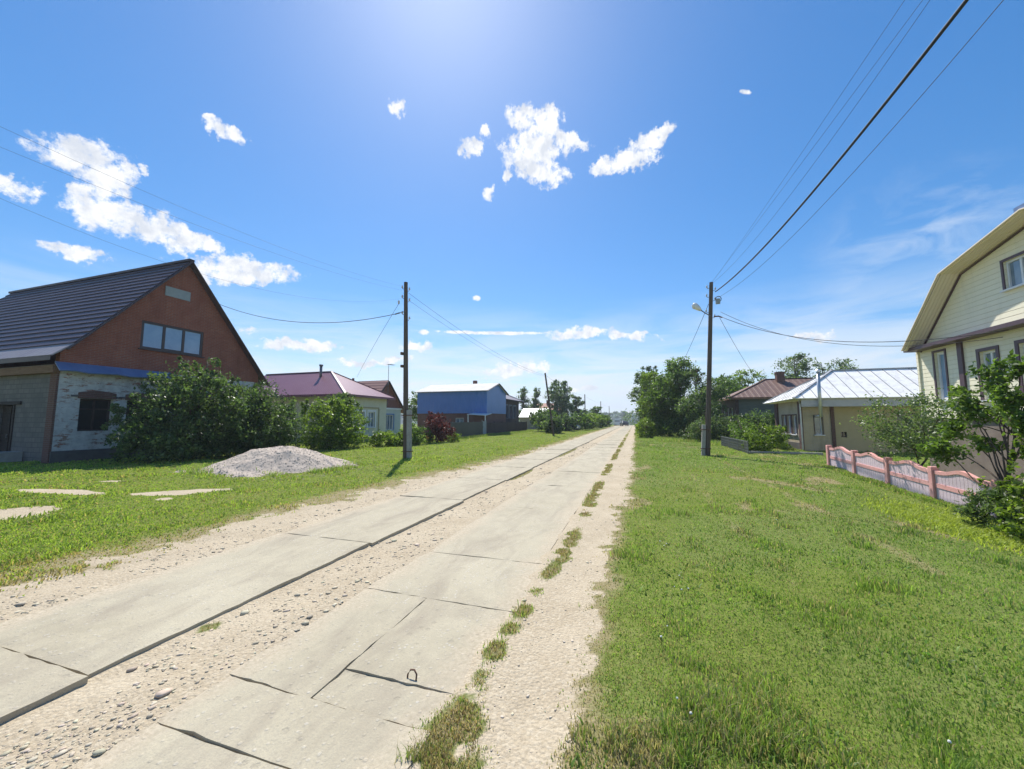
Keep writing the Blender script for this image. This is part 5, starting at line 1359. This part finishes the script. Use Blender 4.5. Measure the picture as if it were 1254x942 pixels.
# ================================================================== plants, right side
tall('roadside_tree', 'bushy roadside tree nearest the road at the edge of the right thicket', 1.9, 43.5, 7.0, 2.1, G_LIGHT, 201, 14000, .19, low=.02)
tall('roadside_tree', 'tallest bright green tree of the right thicket, left of the lamp pole', 4.2, 42.0, 8.2, 2.7, G_MID, 202, 19000, .19, low=.03)
tall('roadside_tree', 'darker tree in the right thicket just left of the lamp pole', 5.6, 39.5, 6.7, 2.1, G_DARK, 203, 13000, .18, low=.03)
tall('dark_tree', 'dark tall tree at the back of the right thicket nearest the road', 1.2, 62, 9.2, 2.0, G_DARK, 204, 6000, .26)
tall('dark_tree', 'dark round-topped tree behind the bright tree in the right thicket', 2.9, 64, 10.2, 2.0, G_DARK, 205, 6000, .26)
plant('thicket_bush', 'low green bush at the road end of the right thicket', 'bush', (.7, 41), [(.8, 40.5, .9, .9, 1.4, .9), (1.0, 43, .8, .9, 1.4, .8)], 5000, .16, G_LIGHT, 206, .05)
plant('thicket_bush', 'grey-green low bush at the foot of the thicket by the lamp pole', 'bush', (5.4, 34.8), [(5.2, 34.4, .95, 1.0, 1.1, 1.0), (6.3, 34.2, 1.0, 1.0, 1.0, 1.05), (4.5, 35.4, .6, .9, .9, .65)], 8500, .13, G_GREY, 207, .05)
plant('thicket_bush', 'rounded dark yew-like bush behind the lamp pole', 'bush', (5.9, 37.0), [(5.9, 37.0, 2.3, 1.3, 1.3, 1.5), (6.3, 37.2, 1.2, 1.3, 1.3, 1.2)], 9000, .12, G_DARK, 208, .08)
tall('leafy_tree', 'green tree right of the lamp pole behind the rusty brown roof', 11.2, 56, 7.4, 2.8, G_MID, 209, 9000, .23)
tall('leafy_tree', 'bright green tree crown behind the left end of the rusty brown roof', 14.0, 60, 8.4, 2.9, G_LIGHT, 210, 8000, .24)
tall('leafy_tree', 'leafy grey-green tree above the galvanised roof, left of three', 20.5, 60, 10.6, 3.1, G_GREY, 211, 10000, .25, low=.1, cl=.42)
tall('leafy_tree', 'leafy grey-green tree above the galvanised roof, middle of three', 23.8, 61, 9.6, 3.0, G_GREY, 212, 9000, .25, low=.1, cl=.42)
tall('leafy_tree', 'leafy grey-green tree above the galvanised roof, right of three', 27.2, 62, 9.0, 3.0, G_GREY, 213, 9000, .25, low=.1, cl=.42)
plant('garden_bush', 'dark broad bush under the green plank wall', 'bush', (8.6, 36), [(8.0, 35.5, 1.0, 1.4, 1.6, 1.1), (9.4, 34.5, 1.2, 1.3, 1.4, 1.25), (10.4, 35, 1.0, 1.2, 1.2, 1.1)], 11000, .15, G_DARK, 214, .06)
plant('garden_bush', 'bright yellow-green bush at the corner of the mesh fence', 'bush', (6.7, 24.4), [(6.5, 24.4, .65, .75, .8, .7), (7.1, 24.7, .8, .7, .7, .75), (6.1, 24.6, .35, .6, .6, .4)], 6500, .10, G_LIGHT, 215, .04)
plant('garden_bush', 'small dark bush against the beige house street windows', 'bush', (8.2, 27.6), [(8.2, 27.0, .5, .5, .9, .55), (8.3, 28.6, .6, .5, .9, .6)], 4200, .10, G_DARK, 216, .03)
plant('garden_bush', 'green bush inside the mesh fence', 'bush', (6.7, 28.6), [(6.8, 28.2, .6, .7, 1.3, .65), (7.0, 30.5, .8, .8, 1.3, .9)], 5200, .12, G_MID, 217, .04)
plant('fruit_tree', 'thin grey-leaved young tree behind the pink fence panels', 'tree', (7.25, 13.6),
      [(7.3, 13.9, 1.9, .75, .75, .55), (7.35, 13.3, 1.5, .7, .8, .5), (7.1, 14.6, 1.45, .6, .6, .5), (7.5, 12.9, 2.0, .6, .6, .45), (7.2, 13.6, 1.1, .6, .7, .4)], 6000, .07, G_GREY, 218, .035, clump=.45)
def blob_at(px, py, plane, rx_, rz_):
    q = Sp(px, py, plane); k = (q[1] * math.cos(YAW) - q[0] * math.sin(YAW)) / F
    return (q[0], q[1], q[2], rx_ * k, rx_ * k, rz_ * k)
ab = Sp(1228, 622, 6.35)
plant('apple_tree', 'leaning sparse green apple tree at the near end of the pink fence', 'tree', (ab[0], ab[1]),
      [blob_at(*a) for a in ((1190, 503, 6.4, 21, 22), (1219, 460, 6.5, 15, 20), (1238, 492, 6.5, 18, 20), (1153, 553, 6.4, 20, 17), (1205, 541, 6.4, 16, 9), (1250, 452, 6.7, 14, 18), (1176, 482, 6.4, 11, 9), (1255, 520, 6.6, 20, 22), (1170, 528, 6.4, 14, 12))],
      6000, .082, G_MID, 219, .035, clump=.42, shell=.2)
plant('juniper_shrub', 'dark spiky low shrub at the foot of the apple tree', 'shrub', (6.2, 9.4), [(6.15, 9.5, .10, .42, .5, .40), (6.3, 9.0, .22, .4, .5, .46)], 5200, .085, G_DARK, 220, .03, aspect=.22)
plant('currant_bush', 'leafy green currant bush at the right edge below the apple tree', 'bush', (6.4, 8.2), [blob_at(1251, 575, 6.2, 13, 32), blob_at(1226, 600, 6.15, 16, 14), (6.4, 8.3, .50, .55, .55, .75), (6.6, 7.8, .8, .5, .5, .7), (6.1, 8.6, .15, .4, .5, .42)], 8500, .075, G_LIGHT, 221, .03)
# yellow-green ground cover along the fence end
r = np.random.default_rng(77); n = 9000
s = 5.7 + r.normal(0, .42, n); t = 9.7 + r.normal(0, .85, n)
c = np.array((.36, .43, .075)) * r.uniform(.75, 1.25, (n, 1))
stuff(blades('ground_cover', s, t, r.uniform(.03, .11, n), r.uniform(.010, .022, n), c, lean=1.3, seed=78))
# weeds and taller grass along the foot of fences, walls and the thicket
r = np.random.default_rng(79); n = 26000
pick = r.random(n)
s = np.where(pick < .3, 6.72 + r.normal(0, .09, n), np.where(pick < .65, r.uniform(1.5, 9, n), -15.4 + r.normal(0, .2, n)))
t = np.where(pick < .3, r.uniform(8, 18, n), np.where(pick < .65, np.where(s < 5, r.uniform(33, 41, n), r.uniform(30, 35, n)), r.uniform(27, 58, n)))
stuff(blades('tall_grass', s, t, r.uniform(.10, .34, n) * np.where(pick < .3, .32, 1.0), r.uniform(.01, .03, n), grass_colour(s, t, np.full(n, .1), np.full(n, .6), r), lean=.5, seed=80))

# far woods beyond the end of the street: one mass of leaf clumps
bl = [(x, 150 + 40 * random.random(), -3 + random.random() * 2, 7, 7, 5 + 2.0 * random.random()) for x in np.arange(-62, -14, 4.5)]
bl += [(x, 150 + 40 * random.random(), 0 + random.random() * 2, 7, 7, 6 + 2 * random.random()) for x in np.arange(2, 60, 5)]
bl += [(x, 240 + 40 * random.random(), -7, 10, 10, 7) for x in np.arange(-45, 30, 8)]
w_ = leaves('distant_woods', bl, 26000, .9, [tuple(v * .9 for v in c) for c in G_DARK], None, 300, shell=.6)
stuff(w_)
bl = [(x, 560 + 120 * random.random(), 2 + 7 * random.random(), 16, 16, 7) for x in np.arange(-420, 300, 16)]
w_ = leaves('hill_woods', bl, 22000, 3.2, [tuple(v * .8 for v in c) for c in G_DARK], None, 301, shell=.6); stuff(w_)

# summer haze: one even body of air round the whole street
m, nt, out = new_mat('air')
v = nd(nt, 'ShaderNodeVolumePrincipled', {'Color': (.80, .88, 1.0, 1), 'Density': .00055, 'Anisotropy': .35})
nt.links.new(v.outputs[0], out.inputs['Volume'])
M['air'] = m
stuff(MB().box(-1000, 1000, -110, 1500, -24, 62).build('haze', 'air'))

# small things in the foreground
o = thing('white_flower', 'small white clover flower in the mown grass beside the dirt strip', 'flower', (.27, 5.93, float(height(.27, 5.93))), 'white clover flowers in the mown grass')
fl = MB(); hz = float(height(.27, 5.93))
fl.tube([(.27, 5.93, hz), (.275, 5.93, hz + .085)], .0018, 5)
o_s = fl.build('stalk', 'leaf', o)
fp = MB(); rr = random.Random(3)
for k in range(26):
    a = k * 2.4; e = (k / 26) * 1.9 - .5
    d = np.array((math.cos(a) * math.cos(e), math.sin(a) * math.cos(e), math.sin(e))); c = np.array((.275, 5.93, hz + .09))
    fp.bar(c + d * .002, c + d * .009, .0035, .003)
fp.build('flower_head', 'white_petal', o)
spots = [(.41, 4.78), (.33, 5.9), (.36, 5.98), (.14, 3.35), (.19, 2.68), (.25, 2.55), (.39, 4.3), (.45, 4.36), (.33, 4.42), (1.55, 2.82), (2.3, 8.0), (4.45, 9.2), (.2, 3.6)]
for (x, y) in spots:
    c = copy_tree(o); c.location = (x, y, float(height(x, y))); c.rotation_euler.z = rr.uniform(0, 6); q = rr.uniform(.6, 1.0); c.scale = (q, q, q * rr.uniform(.6, 1.0))
hx_, hy_ = -1.54, 2.5
tag(MB().tube([(hx_ - .035, hy_, -.03), (hx_ - .035, hy_ + .01, .02), (hx_ - .02, hy_ + .02, .045), (hx_ + .01, hy_ + .02, .05), (hx_ + .035, hy_ + .01, .03), (hx_ + .04, hy_ - .01, -.03)], .006, 8).build('lifting_loop', 'rust_steel', origin=(hx_, hy_, 0), smooth=True),
    'rusty bent steel lifting loop sticking out of a concrete slab', 'lifting loop')

# ================================================================== sun, sky, camera
SUN_EL, SUN_AZ = math.radians(55), math.radians(30)               # azimuth to the left of the street
sd = Vector((-math.sin(SUN_AZ) * math.cos(SUN_EL), math.cos(SUN_AZ) * math.cos(SUN_EL), math.sin(SUN_EL)))
L = bpy.data.lights.new('sun', 'SUN'); L.energy = 4.3; L.angle = math.radians(.53); L.color = (1.0, .955, .88)
lo = bpy.data.objects.new('sun', L); COL.objects.link(lo); lo.rotation_euler = sd.to_track_quat('Z', 'Y').to_euler(); lo.location = (0, 0, 40)

world = bpy.data.worlds.new('World'); SC.world = world; world.use_nodes = True
nt = world.node_tree; nt.nodes.clear()
wo = nt.nodes.new('ShaderNodeOutputWorld')
sky = nd(nt, 'ShaderNodeTexSky', sky_type='NISHITA', sun_disc=False, sun_elevation=SUN_EL, sun_rotation=-SUN_AZ, air_density=1.0, dust_density=.36, ozone_density=2.6, altitude=150)
dirv = nd(nt, 'ShaderNodeTexCoord').outputs['Generated']
nrm = nd(nt, 'ShaderNodeVectorMath', {0: dirv}, operation='NORMALIZE').outputs[0]
sx = nd(nt, 'ShaderNodeSeparateXYZ', {0: nrm})
az = mth(nt, 'ARCTAN2', sx.outputs[0], sx.outputs[1]); el = mth(nt, 'ARCSINE', sx.outputs[2])
uv = nd(nt, 'ShaderNodeCombineXYZ', {0: az, 1: el}).outputs[0]
wn = nd(nt, 'ShaderNodeTexNoise', {'Vector': uv, 'Scale': 26.0, 'Detail': 6.0, 'Roughness': .62})
wv = nd(nt, 'ShaderNodeVectorMath', {0: nd(nt, 'ShaderNodeVectorMath', {0: wn.outputs[1], 1: (.5, .5, .5)}, operation='SUBTRACT').outputs[0], 'Scale': .060}, operation='SCALE').outputs[0]
uvw = nd(nt, 'ShaderNodeVectorMath', {0: uv, 1: wv}, operation='ADD').outputs[0]
CL = [(95, 190, 52, 20, 12), (130, 215, 36, 26, 10), (112, 240, 28, 14, 20), (10, 228, 40, 12, 14), (135, 262, 45, 20, 10), (190, 282, 62, 19, 17), (245, 296, 38, 10, 14),
      (90, 309, 40, 9, 10), (300, 331, 62, 14, 6), (285, 340, 48, 10, 4), (177, 209, 9, 6, 20), (278, 162, 26, 10, 24), (256, 148, 8, 5, 30), (488, 131, 9, 9, 0), (578, 182, 13, 12, -30), (595, 161, 7, 8, 0),
      (640, 142, 18, 13, 0), (668, 150, 20, 18, 20), (660, 178, 42, 20, -5), (700, 172, 22, 9, 10), (650, 196, 26, 20, 0), (668, 212, 28, 13, 12), (598, 239, 7, 8, 0), (622, 214, 6, 10, 0),
      (742, 204, 17, 10, -20), (775, 194, 30, 15, -10), (798, 170, 20, 12, -40), (812, 157, 14, 8, 0), (912, 113, 6, 3, 0),
      (370, 424, 48, 6, 2), (303, 403, 14, 5, 4), (708, 409, 38, 6, -3), (768, 411, 32, 4, 4), (600, 408, 70, 2.0, 1), (996, 411, 26, 6, -2), (632, 452, 38, 8, -6), (513, 425, 17, 7, 0), (520, 407, 6, 3, 0), (700, 478, 14, 3, -4), (480, 440, 26, 4, 3), (440, 445, 22, 5, 0), (583, 365, 5, 3, 0), (722, 475, 12, 3, 0)]
def azel(px, py):
    d = ray(px, py); d = d / np.linalg.norm(d); return np.array((math.atan2(d[0], d[1]), math.asin(d[2])))
dmin = None
for (px, py, rx_, ry_, ang) in CL:
    c = azel(px, py); a = math.radians(ang)
    J = np.stack([(azel(px + math.cos(a), py + math.sin(a)) - c) * rx_ * 1.15, (azel(px - math.sin(a), py + math.cos(a)) - c) * ry_ * 1.15], 1)
    I = np.linalg.inv(J)
    sub = nd(nt, 'ShaderNodeVectorMath', {0: uvw if ry_ > 3.5 else uv, 1: (c[0], c[1], 0)}, operation='SUBTRACT').outputs[0]
    x = nd(nt, 'ShaderNodeVectorMath', {0: sub, 1: (I[0, 0], I[0, 1], 0)}, operation='DOT_PRODUCT').outputs['Value']
    y = nd(nt, 'ShaderNodeVectorMath', {0: sub, 1: (I[1, 0], I[1, 1], 0)}, operation='DOT_PRODUCT').outputs['Value']
    d2 = mth(nt, 'MULTIPLY_ADD', x, x, mth(nt, 'MULTIPLY', y, y))
    dmin = d2 if dmin is None else nd(nt, 'ShaderNodeMath', {0: dmin, 1: d2, 2: .35}, operation='SMOOTH_MIN').outputs[0]
nf = nd(nt, 'ShaderNodeTexNoise', {'Vector': uv, 'Scale': 38.0, 'Detail': 10.0, 'Roughness': .68}).outputs[0]
dens = mth(nt, 'SUBTRACT', mth(nt, 'ADD', 1.0, mth(nt, 'MULTIPLY', mth(nt, 'SUBTRACT', nf, .5), 4.2)), dmin)
cl = ramp(nt, mth(nt, 'ADD', dens, .2), [(0.0, 0.0), (.20, .08), (.50, .52), (.80, .9), (1.0, 1.0)])
cl = mth(nt, 'MULTIPLY', cl, nd(nt, 'ShaderNodeMapRange', {0: sx.outputs[1], 1: 0.0, 2: .05}).outputs[0])
# thin high cloud: long streaks towards the horizon, a veil on the right
st = nd(nt, 'ShaderNodeMapping', {'Vector': uv, 'Scale': (2.2, 13.0, 1.0), 'Rotation': (0, 0, -.08)}).outputs[0]
n1 = nd(nt, 'ShaderNodeTexNoise', {'Vector': st, 'Scale': 1.5, 'Detail': 8.0, 'Roughness': .6, 'Distortion': .6}).outputs[0]
low = nd(nt, 'ShaderNodeMapRange', {0: el, 1: .30, 2: .10}).outputs[0]
hz_ = nd(nt, 'ShaderNodeMapRange', {0: el, 1: .16, 2: .0}).outputs[0]
cir = mth(nt, 'ADD', mth(nt, 'MULTIPLY', ramp(nt, n1, [(.33, 0.0), (.58, 1.0)]), low), mth(nt, 'MULTIPLY', hz_, .45))
veil_c = azel(1130, 295)
vv = nd(nt, 'ShaderNodeVectorMath', {0: nd(nt, 'ShaderNodeVectorMath', {0: uvw, 1: (veil_c[0], veil_c[1], 0)}, operation='SUBTRACT').outputs[0], 1: (5.5, 7.5, 0)}, operation='MULTIPLY').outputs[0]
vl = nd(nt, 'ShaderNodeVectorMath', {0: vv}, operation='LENGTH').outputs['Value']
n2 = nd(nt, 'ShaderNodeTexNoise', {'Vector': nd(nt, 'ShaderNodeMapping', {'Vector': uv, 'Scale': (3, 7, 1), 'Rotation': (0, 0, .7)}).outputs[0], 'Scale': 2.4, 'Detail': 7.0, 'Roughness': .6, 'Distortion': .8}).outputs[0]
veil = mth(nt, 'MULTIPLY', ramp(nt, vl, [(.1, 1.0), (1.0, 0.0)]), ramp(nt, n2, [(.42, 0.0), (.75, .6)]))
thin = mth(nt, 'MINIMUM', mth(nt, 'ADD', mth(nt, 'MULTIPLY', cir, .88), veil), 1.0)
gm = nd(nt, 'ShaderNodeGamma', {0: nd(nt, 'ShaderNodeHueSaturation', {'Hue': .500, 'Saturation': 1.38, 'Value': 1.0, 'Color': sky.outputs[0]}).outputs[0], 1: .90}).outputs[0]
hs = mixc(nt, 1.0, gm, (.98, 1.10, 1.19), 'MULTIPLY')
CLOUD = (7.2, 7.2, 7.2)
c1 = mixc(nt, thin, hs, (5.6, 6.15, 6.7))
shd = nd(nt, 'ShaderNodeTexNoise', {'Vector': uv, 'Scale': 24.0, 'Detail': 5.0, 'Roughness': .6}).outputs[0]
c2 = mixc(nt, cl, c1, mixc(nt, ramp(nt, shd, [(.42, 0.0), (.62, 1.0)]), CLOUD, (4.9, 5.2, 5.75)))
bg = nd(nt, 'ShaderNodeBackground', {'Color': c2, 'Strength': .10})
nt.links.new(bg.outputs[0], wo.inputs[0])

cam = bpy.data.cameras.new('camera'); co_ = bpy.data.objects.new('camera', cam); COL.objects.link(co_)
cam.sensor_fit = 'HORIZONTAL'; cam.sensor_width = 36; cam.lens = 36 * F / 1254; cam.clip_start = .05; cam.clip_end = 4000
co_.location = (0, 0, H); co_.rotation_euler = (math.pi / 2 + PITCH, 0, YAW)
SC.camera = co_
SC.view_settings.view_transform = 'Standard'; SC.view_settings.look = 'None'; SC.view_settings.gamma = 1; SC.view_settings.use_curve_mapping = False
SC.view_settings.exposure = .6
SC.render.resolution_x, SC.render.resolution_y = 1024, 769
SC.cycles.max_bounces = 8; SC.cycles.transparent_max_bounces = 8
